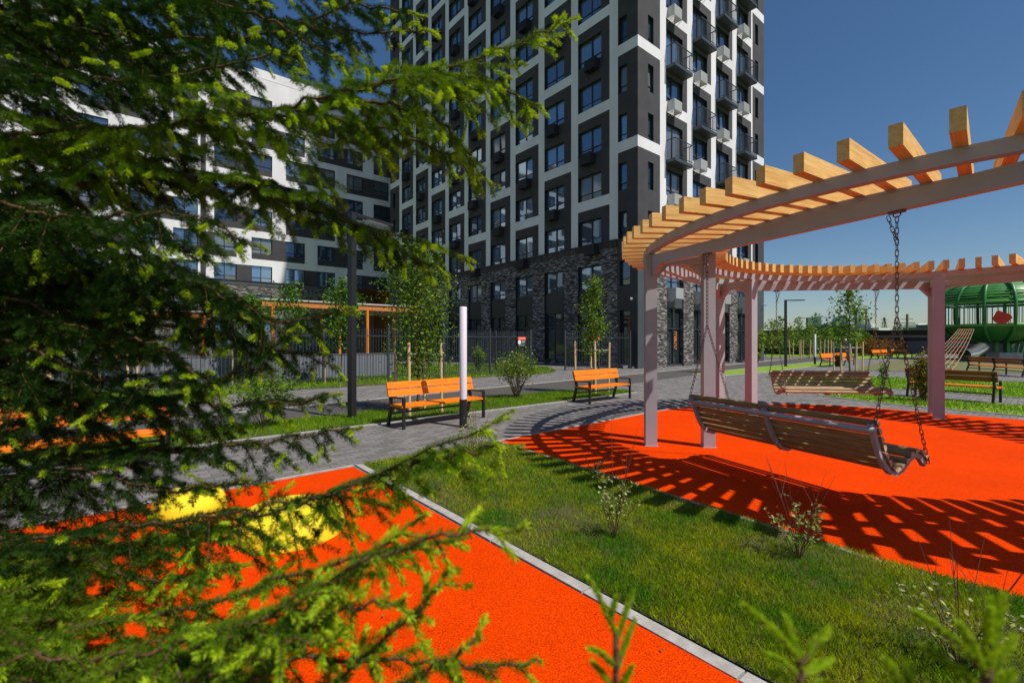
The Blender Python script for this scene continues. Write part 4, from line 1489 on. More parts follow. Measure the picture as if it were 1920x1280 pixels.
for i, (px, wd_) in enumerate(((1636, 1.6), (1664, 1.4), (1615, 1.4), (1652, 1.2))):
    yy = 50 + i
    shrub(['reddish barberry bush behind the small far benches', 'second reddish bush right behind the small far benches', 'reddish bush left of the small far benches', 'low reddish bush between the small far benches'][i],
          (px - 960) / F * yy, yy, 1.9, wd_, 16, 700, .08, 30 + i, 'leaf_red', 'twig', .1, group='red bushes before the dark wall', spread=.2)
# variegated dogwoods on the middle lawn
vr = [(G(893, 862), .62, .30, 13, 380, 40, 'variegated pale shrub at the far corner of the middle lawn'),
      (G(1150, 1008), .62, .24, 8, 210, 41, 'variegated shrub in the middle of the lawn, beside the red edge'),
      (G(1498, 1050), .48, .26, 9, 210, 42, 'variegated shrub with tall bare twigs by the red edge'),
      (G(1115, 905), .33, .22, 5, 90, 43, 'small sparse pale shrub overlapping the red edge'),
      (G(1800, 1260), .42, .28, 11, 260, 44, 'pale shrub with long dark twigs in the lower right corner')]
for (g, h, r, ns, nl, sd_, lab) in vr:
    o = shrub(lab, g[0], g[1], h, r, ns, nl, .015, sd_, 'leaf_var', 'twig', .35, group='variegated dogwood shrubs', m2='leaf_light', spread=.022, stem_r=.0035)
    rr = random.Random(sd_ + 5)
    m = MB()
    for k in range(7 if sd_ in (42, 44) else 3):
        a = rr.uniform(0, 6.28); q = Vector((0, 0, 0)); hh = h * rr.uniform(1.3, 1.75)
        pts = [Vector((math.cos(a) * .22 * f ** 1.2 * r * 4, math.sin(a) * .22 * f ** 1.2 * r * 4, hh * f)) for f in (0, .3, .6, .85, 1)]
        m.tube(pts, [.0035, .003, .0024, .0018, .001], 4)
        m.tube([pts[2], pts[2] + Vector((rr.uniform(-.1, .1), rr.uniform(-.1, .1), .16))], [.002, .001], 4)
    m.build('bare_twigs', M['twig'], o)
# a few dry leaves blown against the kerbs
rs_ = np.random.RandomState(3)
cl = []
for (ax_, ay_), (bx_, by_), n_ in (((-1.9, 5.75), (1.0, 2.15), 16), ((-.1, 7.2), (2.4, 3.8), 9), ((-3.0, 4.6), (.4, 1.6), 12)):
    for _ in range(n_):
        f_ = rs_.rand(); cl.append((ax_ + (bx_ - ax_) * f_ + rs_.normal(0, .06), ay_ + (by_ - ay_) * f_ + rs_.normal(0, .06), .026))
V_, F_ = leaves_np(np.array(cl), .014, rs_, .6, 4)
tag(npmesh('fallen_leaves', V_, F_, M['dry']), 'dry brown leaves scattered along the concrete edging', kind='stuff')
# row of distant saplings
rowx = [(1446, 44, 3.6), (1462, 46, 4.0), (1481, 42, 2.9), (1499, 50, 4.2), (1517, 46, 3.3), (1529, 52, 4.7), (1553, 46, 2.9), (1575, 50, 3.4), (1602, 47, 2.6), (1622, 52, 2.4)]
for i, (px, Y, h) in enumerate(rowx):
    sapling('distant_sapling', ['first', 'second', 'third', 'fourth', 'fifth', 'sixth', 'seventh', 'eighth', 'ninth', 'tenth'][i] + ' distant sapling from the left in the row before the dark wall', 'tree',
            (px - 960) / F * Y, Y, h, .75, .9, 260, .10, 50 + i, nb=22, group='row of distant saplings', m='leaf' if i % 2 else 'leaf_light')
for i, px in enumerate((1481, 1487, 1499, 1502, 1506, 1519, 1525, 1539, 1545, 1553, 1558)):
    Y = 41 + (i * 7 % 5)
    m = MB(); m.tube([(0, 0, 0), (R.uniform(-.1, .1), 0, 1.75)], .045, 6)
    o = m.build('wooden_stake', M['stake'])
    o.location = ((px - 960) / F * Y, Y, 0)
    tag(o, 'pale stake, %s from the left of the distant sapling stakes' % ['first', 'second', 'third', 'fourth', 'fifth', 'sixth', 'seventh', 'eighth', 'ninth', 'tenth', 'eleventh'][i], 'stake', 'stakes of the distant saplings')

# ------------------------------------------------------------------ far right: wall, play pod, city
dw = thing('long_dark_wall', 'long dark flat roofed structure closing off the courtyard', 'wall', (0, 0, 0))
a = Vector((30.5, 60.5)); b = Vector((75, 57)); d = (b - a).normalized()
m = MB(); m.beam((a.x, a.y, 1.05), (b.x, b.y, 1.05), .3, 2.1); m.build('wall', M['darkwall'], dw)
m = MB(); m.beam((a.x, a.y + .6, 2.3), (b.x, b.y + .6, 2.3), .2, .5); m.build('light_band', M['concrete'], dw)
m = MB(); m.beam((a.x - .5, a.y + .9, 2.72), (b.x, b.y + .9, 2.72), 2.6, .62); m.build('roof', M['darkroof'], dw)
m = MB(); q = a.lerp(b, .42); m.box((q.x, q.y - .2, 1.05), (7, .06, 1.9)); m.build('door_panel', M['darkroof'], dw)
hed = shrub('dark clipped hedge left of the dark structure', 35, 57.5, 1.9, 4.0, 30, 2200, .2, 77, 'leaf', 'bark', .02, name='hedge', spread=.6, cat='hedge')

PX, PY = (1866 - 960) / F * 40, 40.0
pod = thing('play_pod', 'large green barrel shaped climbing pod on a central foot', 'play structure', (PX, PY, 0))
pr = [(1.3, 1.55), (2.4, 1.75), (3.3, 2.35), (3.75, 2.95)]
m = MB(); m.lathe((0, 0, 0), pr, 40); m.build('bowl', M['green_paint'], pod, smooth=True)
m = MB()
for k in range(14):
    t = 2 * math.pi * (k + .35) / 14
    pts = [(r * math.cos(t), r * math.sin(t), z) for r, z in ((1.35, 1.5), (2.5, 1.72), (3.4, 2.3), (3.85, 2.95), (3.95, 3.8), (3.95, 4.7), (3.8, 5.4), (3.35, 6.1), (2.5, 6.6), (1.2, 6.8))]
    m.tube(pts, .12, 6)
m.build('ribs', M['green_paint'], pod, smooth=True)
m = MB()
for k in range(8):
    z = 5.05 + k * .22; r = 3.78 - .035 * k ** 2.0
    n = 40
    m.tube([(r * math.cos(2 * math.pi * i / n), r * math.sin(2 * math.pi * i / n), z) for i in range(n)], .055, 5, close=True)
for z in (4.85, 2.95):
    n = 40; m.tube([(3.82 * math.cos(2 * math.pi * i / n), 3.82 * math.sin(2 * math.pi * i / n), z) for i in range(n)], .13, 6, close=True)
m.build('roof_hoops', M['green_light'], pod, smooth=True)
m = MB(); m.lathe((0, 0, 0), [(3.6, 5.0), (3.3, 5.9), (2.4, 6.5), (1.0, 6.7), (0, 6.72)], 30); m.build('roof_mesh', M['green_paint'], pod, smooth=True)
m = MB()
for k in range(70):
    t = 2 * math.pi * k / 70; m.tube([(3.75 * math.cos(t), 3.75 * math.sin(t), 2.95), (3.75 * math.cos(t), 3.75 * math.sin(t), 4.85)], .035, 4)
m.build('bars', M['green_paint'], pod)
m = MB()
for k in range(8):
    t = 2 * math.pi * k / 8; m.box((.95 * math.cos(t), .95 * math.sin(t), .8), (.28, .28, 1.6))
m.build('foot', M['green_paint'], pod)
m = MB(); m.box((0, -.6, .33), (2.0, 1.4, .66)); m.build('plinth', M['concrete'], pod)
m = MB(); t = math.radians(-97)
ptsr = [(math.cos(k) * .62 + (.12 if k < 1.5 else 0), math.sin(k) * .52 + (.25 if 1.5 < k < 2.4 else 0)) for k in np.linspace(0, 6.28, 18)[:-1]]
u_ = Vector((.70, -.71, 0)); o_ = Vector((-2.62, -3.0, 3.45))
fr_ = [o_ + u_ * px_ * .8 + Vector((0, 0, pz_ * .85)) for px_, pz_ in ptsr]; bk_ = [q + Vector((.05, .05, 0)) for q in fr_]
m.face(fr_); m.face(bk_)
for i in range(len(fr_)): m.face([fr_[i], fr_[(i + 1) % len(fr_)], bk_[(i + 1) % len(fr_)], bk_[i]])
m.build('round_panel', M['red_panel'], pod)
# second pod behind
pod2 = thing('climbing_platform', 'low green climbing platform behind the green pod', 'play structure', (PX + 6, PY + 3, 0))
m = MB(); m.box((0, 0, 1.55), (6, 3, .3))
for i in range(14): m.beam((-3 + i * .45, -1.5, .2), (-2.7 + i * .45, -1.5, 1.5), .08, .08, up=(0, 1, 0))
m.build('deck', M['green_paint'], pod2)
m = MB()
for xx in (-2.8, 0, 2.8): m.box((xx, 0, .7), (.25, .25, 1.4))
m.build('legs', M['bark'], pod2)
# climbing net
net = thing('climbing_net', 'sloping rope net hanging from the green pod to the ground', 'climbing net', (0, 0, 0))
c00 = P(1797, 617, 37); c01 = P(1826, 617, 37); c10 = Vector((*G(1700, 695), .02)); c11 = Vector((*G(1778, 702), .02))
m = MB(); m2_ = MB()
def netp(u, v):
    a_ = c00.lerp(c01, u); b_ = c10.lerp(c11, u); q = a_.lerp(b_, v); q.z -= 1.1 * v * (1 - v) * 1.2; q.z = max(q.z, .02); return q
for i in range(8): m.tube([netp(i / 7, v / 12) for v in range(13)], .014, 4)
for j in range(11): m2_.tube([netp(u / 6, j / 10) for u in range(7)], .022, 4)
m.build('long_ropes', M['rope'], net); m2_.build('cross_ropes', M['rope_red'], net)
# steel slide tube
sl_ = thing('tube_slide', 'shiny steel tube slide below the green pod', 'slide', (0, 0, 0))
m = MB(); m.tube([P(1842, 650, 38), P(1834, 656, 37), P(1822, 663, 36.5), P(1808, 665, 36)], .42, 14, cap=False); m.build('tube', M['steel_shiny'], sl_, smooth=True)
m = MB(); q = P(1826, 663, 36.7); m.box((q.x, q.y, q.z / 2 - .2), (.12, .12, q.z - .3)); m.build('support', M['steel_shiny'], sl_)

# city beyond
def block(label, px0, px1, py, Y, D, m_, rows_=8, pale=False, name='distant_block'):
    x0 = (px0 - 960) / F * Y; x1 = (px1 - 960) / F * Y; h = CAM_H + (640 - py) / F * Y
    t = thing(name, label, 'building', ((x0 + x1) / 2, Y + D / 2, 0))
    m = MB(); W = x1 - x0
    m.box((0, 0, h / 2), (W, D, h)); m.box((0, 0, h + .6), (W * .5, D * .5, 1.2))
    for r_ in range(rows_):
        z = h * (r_ + .5) / rows_
        nwin = max(3, int(W / 6))
        for k in range(nwin):
            if R.random() < .82: m.box((-W / 2 + W * (k + .5) / nwin, -D / 2 - .05, z), (W / nwin * .6, .08, h / rows_ * .42), 1)
    m.build('walls', [M[m_], M['far_white'] if not pale else M['darkwall']], t)
    return t


block('long blue grey apartment block on the horizon, leftmost', 1540, 1585, 593, 520, 25, 'far_grey', 11)
block('blue grey apartment block on the horizon beside the pale one', 1588, 1619, 592, 500, 25, 'far_grey', 11)
block('pale end block on the horizon', 1619.5, 1627, 590, 495, 25, 'far_white', 9, True)
block('grey shed roofline above the dark structure', 1575, 1648, 614, 120, 20, 'metal_clad', 1)
block('pale low house above the dark structure', 1648, 1668, 614.5, 118, 14, 'far_white', 1, True)
block('small white building left of the mauve post', 1729, 1760, 610, 260, 20, 'far_white', 2, True)
block('grey shed right of the mauve posts', 1766, 1800, 612, 200, 20, 'metal_clad', 1)


def pylon(label, px, py, Y, name='power_pylon'):
    h = CAM_H + (640 - py) / F * Y
    t = thing(name, label, 'pylon', ((px - 960) / F * Y, Y, 0), 0, 'lattice power pylons on the horizon')
    m = MB(); wb = h * .11
    for sx in (-1, 1):
        for sy in (-1, 1): m.beam((sx * wb, sy * wb, 0), (sx * h * .012, sy * h * .012, h), .35, .35, up=(0, 1, 0))
    for k in range(8):
        f0 = k / 8; f1 = (k + 1) / 8; w0 = wb * (1 - f0) + .1; w1 = wb * (1 - f1) + .1
        m.beam((-w0, -w0, h * f0), (w1, -w1, h * f1), .25, .25, up=(0, 1, 0)); m.beam((w0, -w0, h * f0), (-w1, -w1, h * f1), .25, .25, up=(0, 1, 0))
    m.build('tower', M['fence'], t)
    for z in (.62, .78, .92):
        a_ = MB(); a_.beam((-h * .16 * (1.2 - z * .5), 0, h * z), (h * .16 * (1.2 - z * .5), 0, h * z), .4, .4, up=(0, 1, 0)); a_.build('cross_arm', M['fence'], t)
    return t


pylon('tallest lattice pylon above the dark structure', 1658, 595, 420)
pylon('thin pylon near the far swing chain', 1628, 597, 460)
pylon('smaller pylon left of the hanging chain', 1689, 607, 520)
pylon('right hand small pylon before the mauve post', 1719, 608, 520)
ut = thing('utility_pole', 'dark wooden utility pole beyond the near swing chain', 'pole', ((1701 - 960) / F * 95, 95, 0))
m = MB(); m.tube([(0, 0, 0), (0, 0, 7.2)], .2, 8); m.build('shaft', M['bark'], ut)
m = MB(); m.beam((-1.6, 0, 5.4), (1.6, 0, 5.4), .15, .15); m.beam((-1.2, 0, 6.2), (1.2, 0, 6.2), .12, .12); m.build('crossarm', M['bark'], ut)
ut = thing('utility_pole', 'tall pole touching the far lamp arm before the pale block', 'pole', ((1624 - 960) / F * 110, 110, 0))
m = MB(); m.tube([(0, 0, 0), (0, 0, 9.2)], .22, 8); m.build('shaft', M['bark'], ut)

# rubble at the tower corner, timber by the path
for i, (px, py, s_) in enumerate(((1172, 691, .30), (1180, 690, .26), (1188, 690.5, .22), (1176, 689, .22))):
    m = MB(); rr = random.Random(i)
    vs = [Vector((sx * s_ * rr.uniform(.35, .55), sy * s_ * rr.uniform(.35, .55), s_ * .3 + sz * s_ * rr.uniform(.2, .32))) for sx in (-1, 1) for sy in (-1, 1) for sz in (-1, 1)]
    for q in ((0, 1, 3, 2), (4, 6, 7, 5), (0, 4, 5, 1), (2, 3, 7, 6), (0, 2, 6, 4), (1, 5, 7, 3)): m.face([vs[k] for k in q])
    o = m.build('rubble_block', M['rubble'], bevel=.02); g = G(px, py); o.location = (g[0], g[1], 0)
    tag(o, ['leftmost and largest broken kerb block by the tower corner', 'middle broken kerb block by the tower corner', 'rightmost small broken kerb block by the tower corner', 'broken kerb block behind the others by the tower corner'][i], 'rubble', 'rubble blocks by the tower corner')
m = MB(); m.box((0, 0, .04), (1.9, .22, .06)); m.box((.2, .12, .09), (1.6, .12, .04)); o = m.build('timber_board', M['stake']); g = G(1003, 681.5); o.location = (g[0], g[1], 0)
tag(o, 'pale timber boards lying on the yard path', 'board')

# ------------------------------------------------------------------ person
def person():
    x, y = G(1592, 687.5)
    t = thing('person', 'person in white cap, blue shirt and khaki shorts standing by the far bench, head bowed', 'person', (x, y, 0), math.radians(90))
    # local: faces +y after rotation -> faces camera-left (-X)
    J = [((0, 0, .93), .15, None), ((0, .02, 1.12), .145, 0), ((0, .07, 1.33), .155, 1), ((0, .12, 1.43), .08, 2), ((0, .17, 1.50), .055, 3), ((0, .22, 1.57), .095, 4), ((0, .23, 1.66), .085, 5),
         ((-.19, .08, 1.38), .065, 2), ((-.24, .10, 1.12), .045, 7), ((-.2, .30, 1.0), .036, 8), ((-.16, .38, .99), .03, 9),
         ((.19, .08, 1.38), .065, 2), ((.24, .08, 1.12), .045, 11), ((.2, .27, .98), .036, 12), ((.17, .35, .96), .03, 13),
         ((-.10, 0, .84), .10, 0), ((-.11, .10, .48), .062, 15), ((-.11, .0, .10), .042, 16), ((-.11, .10, .045), .04, 17),
         ((.10, 0, .84), .10, 0), ((.11, .02, .48), .062, 19), ((.11, -.14, .12), .042, 20), ((.11, -.05, .045), .04, 21)]
    me = bpy.data.meshes.new('body')
    me.from_pydata([j[0] for j in J], [(i, j[2]) for i, j in enumerate(J) if j[2] is not None], [])
    for q in ('skin', 'shirt', 'khaki', 'shoe'): me.materials.append(M[q])
    o = bpy.data.objects.new('body', me); C.objects.link(o)
    bpy.context.view_layer.objects.active = o
    md = o.modifiers.new('skin', 'SKIN'); md.use_smooth_shade = True
    for i, j in enumerate(J):
        me.skin_vertices[0].data[i].radius = (j[1], j[1] * (.8 if i in (0, 1, 2) else 1))
    me.skin_vertices[0].data[0].use_root = True
    sb = o.modifiers.new('sub', 'SUBSURF'); sb.levels = 2; sb.render_levels = 2
    dg = bpy.context.evaluated_depsgraph_get()
    m2 = bpy.data.meshes.new_from_object(o.evaluated_get(dg))
    o.modifiers.clear(); o.data = m2
    for p_ in m2.polygons:
        c_ = p_.center; p_.use_smooth = True
        if c_.z > 1.47: k = 0
        elif c_.z > .93: k = 1 if not (abs(c_.x) > .15 and c_.z < 1.16) else 0
        elif c_.z > .46: k = 2
        elif c_.z > .12: k = 0
        else: k = 3
        p_.material_index = k
    o.parent = t
    m = MB(); m.lathe((0, .23, 1.655), [(.105, 0), (.10, .05), (.07, .095), (0, .11)], 16); m.box((0, .37, 1.655), (.15, .14, .012)); m.build('cap', M['cap'], t, smooth=True)


person()


# ------------------------------------------------------------------ big spruce
def needles(segs, dens, ln, wd, rs, fwd=0.0):
    """segs: array (m,8): p0(3) p1(3) age scale"""
    segs = np.asarray(segs)
    L = np.linalg.norm(segs[:, 3:6] - segs[:, 0:3], axis=1)
    cnt = np.maximum(1, (L * dens).astype(int))
    idx = np.repeat(np.arange(len(segs)), cnt)
    n = len(idx)
    p0 = segs[idx, 0:3]; p1 = segs[idx, 3:6]; age = segs[idx, 6]; sc = segs[idx, 7]
    t = rs.rand(n)[:, None]
    c_ = p0 + (p1 - p0) * t
    ax = p1 - p0; ax /= np.linalg.norm(ax, axis=1, keepdims=True) + 1e-9
    rv = rs.normal(size=(n, 3)); rv[:, 2] += .35
    pr_ = rv - (rv * ax).sum(1, keepdims=True) * ax; pr_ /= np.linalg.norm(pr_, axis=1, keepdims=True) + 1e-9
    fw = np.where(age > .5, .95, .55)[:, None] + rs.uniform(-.15, .25, (n, 1)) + fwd
    dr = ax * fw + pr_; dr /= np.linalg.norm(dr, axis=1, keepdims=True)
    l = (ln * sc * rs.uniform(.75, 1.15, n) * np.where(age > .5, .78, 1))[:, None]
    sd_ = np.cross(dr, ax + rs.normal(size=(n, 3)) * .3); sd_ /= np.linalg.norm(sd_, axis=1, keepdims=True) + 1e-9
    w_ = (wd * np.where(age > .5, 1.15, 1.0))[:, None] * rs.uniform(.8, 1.2, (n, 1))
    V = np.zeros((n, 4, 3))
    V[:, 0] = c_ - sd_ * w_ * .6; V[:, 1] = c_ + dr * l * .55 - sd_ * w_ ; V[:, 2] = c_ + dr * l; V[:, 3] = c_ + dr * l * .5 + sd_ * w_
    return V.reshape(-1, 3), np.arange(n * 4).reshape(n, 4), (age > .5).astype(int)


def bough(pts, rr, width=.26, droop=.5, young=.045, lime=1.0):
    wood = []; segs = []
    P_ = [Vector(p) for p in pts]
    ax = []
    n = len(P_)
    for i in range(n - 1):
        p0, p1, p2, p3 = P_[max(i - 1, 0)], P_[i], P_[i + 1], P_[min(i + 2, n - 1)]
        for k in range(10):
            t = k / 10
            q = .5 * ((2 * p1) + (-p0 + p2) * t + (2 * p0 - 5 * p1 + 4 * p2 - p3) * t * t + (-p0 + 3 * p1 - 3 * p2 + p3) * t ** 3)
            ax.append(q + Vector([rr.gauss(0, .004) for _ in range(3)]))
    ax.append(P_[-1])
    cum = [0]
    for i in range(1, len(ax)): cum.append(cum[-1] + (ax[i] - ax[i - 1]).length)
    T = cum[-1]
    wood.append((ax, [.0058 * (1 - .82 * c_ / T) + .001 for c_ in cum]))
    for i in range(1, len(ax)):
        f = cum[i] / T
        if f > .12: segs.append((*ax[i - 1], *ax[i], 1.0 if T - cum[i] < young else 0.0, 1.0))

    def at(s_):
        for i in range(1, len(ax)):
            if cum[i] >= s_:
                q = (s_ - cum[i - 1]) / max(1e-6, cum[i] - cum[i - 1]); return ax[i - 1].lerp(ax[i], q), (ax[i] - ax[i - 1]).normalized()
        return ax[-1], (ax[-1] - ax[-2]).normalized()
    s_ = T * .06
    side = 1
    up = Vector((0, 0, 1))
    while s_ < T - .015:
        p, d = at(s_)
        lat = d.cross(up).normalized() * side
        f = s_ / T
        L = width * (min(1, (T - s_) / (T * .5)) ** .75) * rr.uniform(.45, 1.25) * (.55 + .45 * min(1, f * 4)) + .03
        hang = rr.random() < .6
        dirn = (d * rr.uniform(.45, .8) + lat * (rr.uniform(.15, .6) if hang else rr.uniform(.6, 1.0)) + up * (rr.uniform(-.9, -.3) if hang else rr.uniform(-.25, .22))).normalized()
        tp = [p]; k_n = max(2, int(L / .025)); dd = dirn.copy()
        for k in range(k_n):
            dd = (dd + Vector((rr.gauss(0, .04), rr.gauss(0, .04), rr.gauss(0, .04) - droop * .55 / k_n))).normalized()
            tp.append(tp[-1] + dd * L / k_n)
        wood.append((tp, [.0022 * (1 - .7 * k / k_n) for k in range(k_n + 1)]))
        yl = young * rr.uniform(.5, 1.1) if rr.random() < lime * (.12 + .85 * f * f) else 0
        for k in range(k_n):
            rem = L * (1 - (k + .5) / k_n)
            segs.append((*tp[k], *tp[k + 1], 1.0 if rem < yl else 0.0, 1.0))
        if L > .06:
            ss = .03; sd2 = 1
            while ss < L - .012:
                kk = min(k_n - 1, int(ss / L * k_n)); q = tp[kk].lerp(tp[kk + 1], ss / L * k_n - kk)
                d2 = (tp[kk + 1] - tp[kk]).normalized(); lt = d2.cross(up)
                if lt.length < .15: lt = d2.cross(Vector((1, .3, 0)))
                lt = lt.normalized() * sd2
                l2 = (.13 * min(1, (L - ss) / (L * .6)) * min(1, L / .2) + .02) * rr.uniform(.45, 1.1)
                e = (d2 * rr.uniform(.6, .9) + lt * rr.uniform(.55, 1.0) + up * rr.uniform(-.35, .15)).normalized()
                mid_ = q + e * l2 * .45; e2 = (e + Vector((0, 0, -droop * .3))).normalized(); end = mid_ + e2 * l2 * .55
                yy = 1.0 if rr.random() < lime * (.05 + .8 * f * f * (ss / L)) and l2 > .022 else 0.0
                segs.append((*q, *mid_, 0.0, 1.0)); segs.append((*mid_, *end, yy, 1.0))
                ss += rr.uniform(.030, .062); sd2 *= -1
        s_ += rr.uniform(.026, .052)
        side *= -1
    return wood, segs


def bough_obj(pts, rr, parent, dens=1500, ln=.0145, wd=.00075, old='needle_old', **kw):
    wood, segs = bough(pts, rr, **kw)
    mb = MB()
    for i, (p, r_) in enumerate(wood): mb.tube(p, r_, 6 if i == 0 else 3, cap=False)
    br_ = mb.build('bough', M['spruce_bark'], parent, smooth=True)
    V, Fc, mi = needles(np.array(segs), dens, ln, wd, np.random.RandomState(rr.randint(0, 10 ** 6)))
    npmesh('needles', V, Fc, [M[old], M['needle_new']], br_, mi)
    return br_


SPX, SPY = -1.78, 1.38
spr = thing('spruce_tree', 'large dark green spruce filling the left foreground', 'tree', (0, 0, 0))
m = MB(); m.tube([(SPX, SPY, 0), (SPX + .02, SPY, 1.5), (SPX, SPY + .02, 3), (SPX, SPY, 5.2)], [.085, .075, .055, .015], 12); m.build('trunk', M['spruce_bark'], spr, smooth=True)
rr = random.Random(5)
KS = .62
heroes = [
    ([(0, 255, 2.1), (350, 232, 2.0), (600, 185, 1.9), (850, 120, 1.8), (1085, 32, 1.75)], .26, .07),
    ([(600, 190, 1.95), (760, 150, 1.9), (900, 150, 1.9), (1015, 205, 1.85)], .16, .07),
    ([(250, 240, 2.2), (560, 215, 2.1), (760, 255, 2.05), (935, 350, 2.0)], .20, .05),
    ([(560, 210, 2.0), (700, 190, 2.0), (830, 230, 1.95), (900, 330, 1.95)], .15, .05),
    ([(60, 330, 2.2), (350, 330, 2.1), (640, 410, 2.05), (890, 492, 2.0)], .22, .05),
    ([(300, 330, 2.2), (520, 350, 2.1), (700, 440, 2.05), (840, 520, 2.0)], .18, .05),
    ([(0, 480, 2.2), (260, 520, 2.1), (480, 600, 2.0), (665, 578, 1.95)], .22, .04),
    ([(0, 560, 2.2), (240, 520, 2.1), (430, 560, 2.0), (560, 640, 1.95)], .22, .02),
    ([(0, 610, 2.2), (250, 600, 2.1), (470, 640, 2.05), (640, 690, 2.0)], .20, .02),
    ([(0, 700, 2.1), (200, 760, 2.0), (400, 720, 1.95), (560, 610, 1.9)], .18, .02),
    ([(0, 800, 2.1), (230, 750, 2.0), (450, 760, 1.95), (640, 740, 1.9)], .16, .03),
    ([(0, 860, 2.0), (250, 850, 1.9), (480, 830, 1.85), (680, 800, 1.8)], .18, .03),
    ([(80, 1040, 1.9), (380, 1000, 1.75), (680, 900, 1.65), (965, 770, 1.6)], .21, .07),
    ([(600, 930, 1.7), (740, 880, 1.65), (870, 850, 1.6), (980, 836, 1.6)], .14, .06),
    ([(0, 1010, 1.7), (260, 985, 1.6), (500, 950, 1.5), (700, 915, 1.45)], .17, .04),
    ([(0, 1150, 1.5), (300, 1150, 1.4), (600, 1060, 1.3), (870, 1010, 1.2)], .17, .04),
    ([(120, 1330, 1.2), (420, 1200, 1.05), (700, 1050, .98), (985, 985, .95)], .15, .06),
    ([(250, 1330, 1.3), (520, 1240, 1.25), (800, 1240, 1.2), (1015, 1240, 1.2)], .13, .03),
    ([(0, 1260, 1.2), (250, 1250, 1.1), (500, 1180, 1.0), (760, 1120, .98)], .15, .04),
    ([(0, 1180, 1.1), (200, 1230, 1.05), (420, 1180, 1.0), (620, 1110, .95)], .15, .04),
    ([(100, 1400, 1.0), (300, 1300, .95), (480, 1230, .92), (640, 1180, .9)], .12, .05),
    ([(180, 1420, 1.25), (430, 1260, 1.15), (640, 1090, 1.08), (800, 965, 1.05)], .15, .07),
    ([(380, 1460, 1.1), (560, 1330, 1.05), (720, 1200, 1.0), (860, 1070, 1.0)], .14, .07),
    ([(300, 1380, 1.0), (450, 1290, .98), (560, 1200, .95), (640, 1110, .95)], .13, .07),
    ([(520, 1480, 1.1), (650, 1360, 1.05), (800, 1260, 1.0), (900, 1200, 1.0)], .11, .06),
    ([(0, 420, 2.1), (160, 440, 2.0), (330, 500, 1.95), (470, 600, 1.9)], .24, .02),
    ([(0, 560, 2.0), (160, 620, 1.95), (300, 650, 1.9), (430, 760, 1.85)], .22, .02),
    ([(0, 640, 1.9), (130, 690, 1.85), (280, 720, 1.8), (400, 700, 1.75)], .22, .02),
    ([(0, 900, 1.9), (150, 880, 1.8), (300, 920, 1.75), (470, 900, 1.7)], .20, .02),
    ([(0, 1060, 1.7), (150, 1050, 1.6), (300, 1090, 1.5), (450, 1060, 1.45)], .18, .03),
    ([(60, 60, 2.2), (300, 70, 2.1), (520, 60, 2.0), (700, -10, 1.95)], .24, .04),
    ([(100, 20, 2.3), (420, 20, 2.2), (640, 60, 2.15), (820, 60, 2.1)], .22, .05),
    ([(300, -80, 2.3), (500, -40, 2.2), (680, 10, 2.15), (800, 30, 2.1)], .20, .05),
    ([(0, -60, 2.0), (260, -40, 1.9), (480, 30, 1.85), (640, 120, 1.8)], .22, .03),
    ([(0, 130, 2.0), (200, 150, 1.9), (400, 130, 1.8), (560, 90, 1.75)], .22, .03),
    ([(-60, 380, 1.8), (120, 410, 1.7), (330, 400, 1.6), (500, 470, 1.55)], .22, .03),
]
for hi_, (pl, wd_, yg) in enumerate(heroes):
    q = [P(x_, y_, Y_ * KS) for x_, y_, Y_ in pl]
    if hi_ not in (1, 3, 13): q = [Vector((SPX, SPY, max(.25, q[0].z - .10)))] + q
    bough_obj(q, rr, spr, width=wd_, young=yg, dens=3000, lime=2.6 if (hi_ in (0, 1, 12, 13) or pl[-1][1] > 950) else 1.0, old='needle_mid' if pl[-1][1] > 950 or hi_ in (12, 13, 0, 1, 2, 3, 4) else 'needle_old')
protos = []
for k in range(5):
    L = 1.22 + .08 * k
    pts = [(0, 0, 0), (L * .33, rr.uniform(-.04, .04), .02), (L * .66, rr.uniform(-.07, .07), -.05), (L, rr.uniform(-.1, .1), -.10 + .06 * k)]
    protos.append(bough_obj(pts, rr, spr, width=.32, young=.03, dens=2200, wd=.0009, droop=.8, lime=.5))
n = 0
fill = [(1.40, 75, .55), (1.55, 95, .7), (1.6, 45, .45), (1.75, 80, .62), (1.85, 55, .5), (1.95, 100, .75), (2.05, 65, .55), (2.15, 85, .7), (2.2, 40, .5),
        (2.3, 75, .65), (2.4, 50, .55), (2.5, 95, .8), (2.55, 65, .65), (2.65, 35, .55), (2.7, 80, .75), (2.8, 55, .68), (2.9, 90, .85), (2.95, 40, .6), (3.05, 65, .8), (.9, 80, .5)]
for (z, a, sc) in fill:
    a = math.radians(a + rr.uniform(-6, 6)); z += rr.uniform(-.04, .04)
    o = protos[n] if n < 5 else copy_tree(protos[n % 5], spr)
    o.location = (SPX, SPY, z)
    tilt = math.radians(rr.uniform(-14, 8) + (8 if z > 2.2 else -2))
    o.rotation_euler = (Matrix.Rotation(a, 3, 'Z') @ Matrix.Rotation(-tilt, 3, 'Y')).to_euler()
    o.scale = (sc, sc, sc)
    n += 1

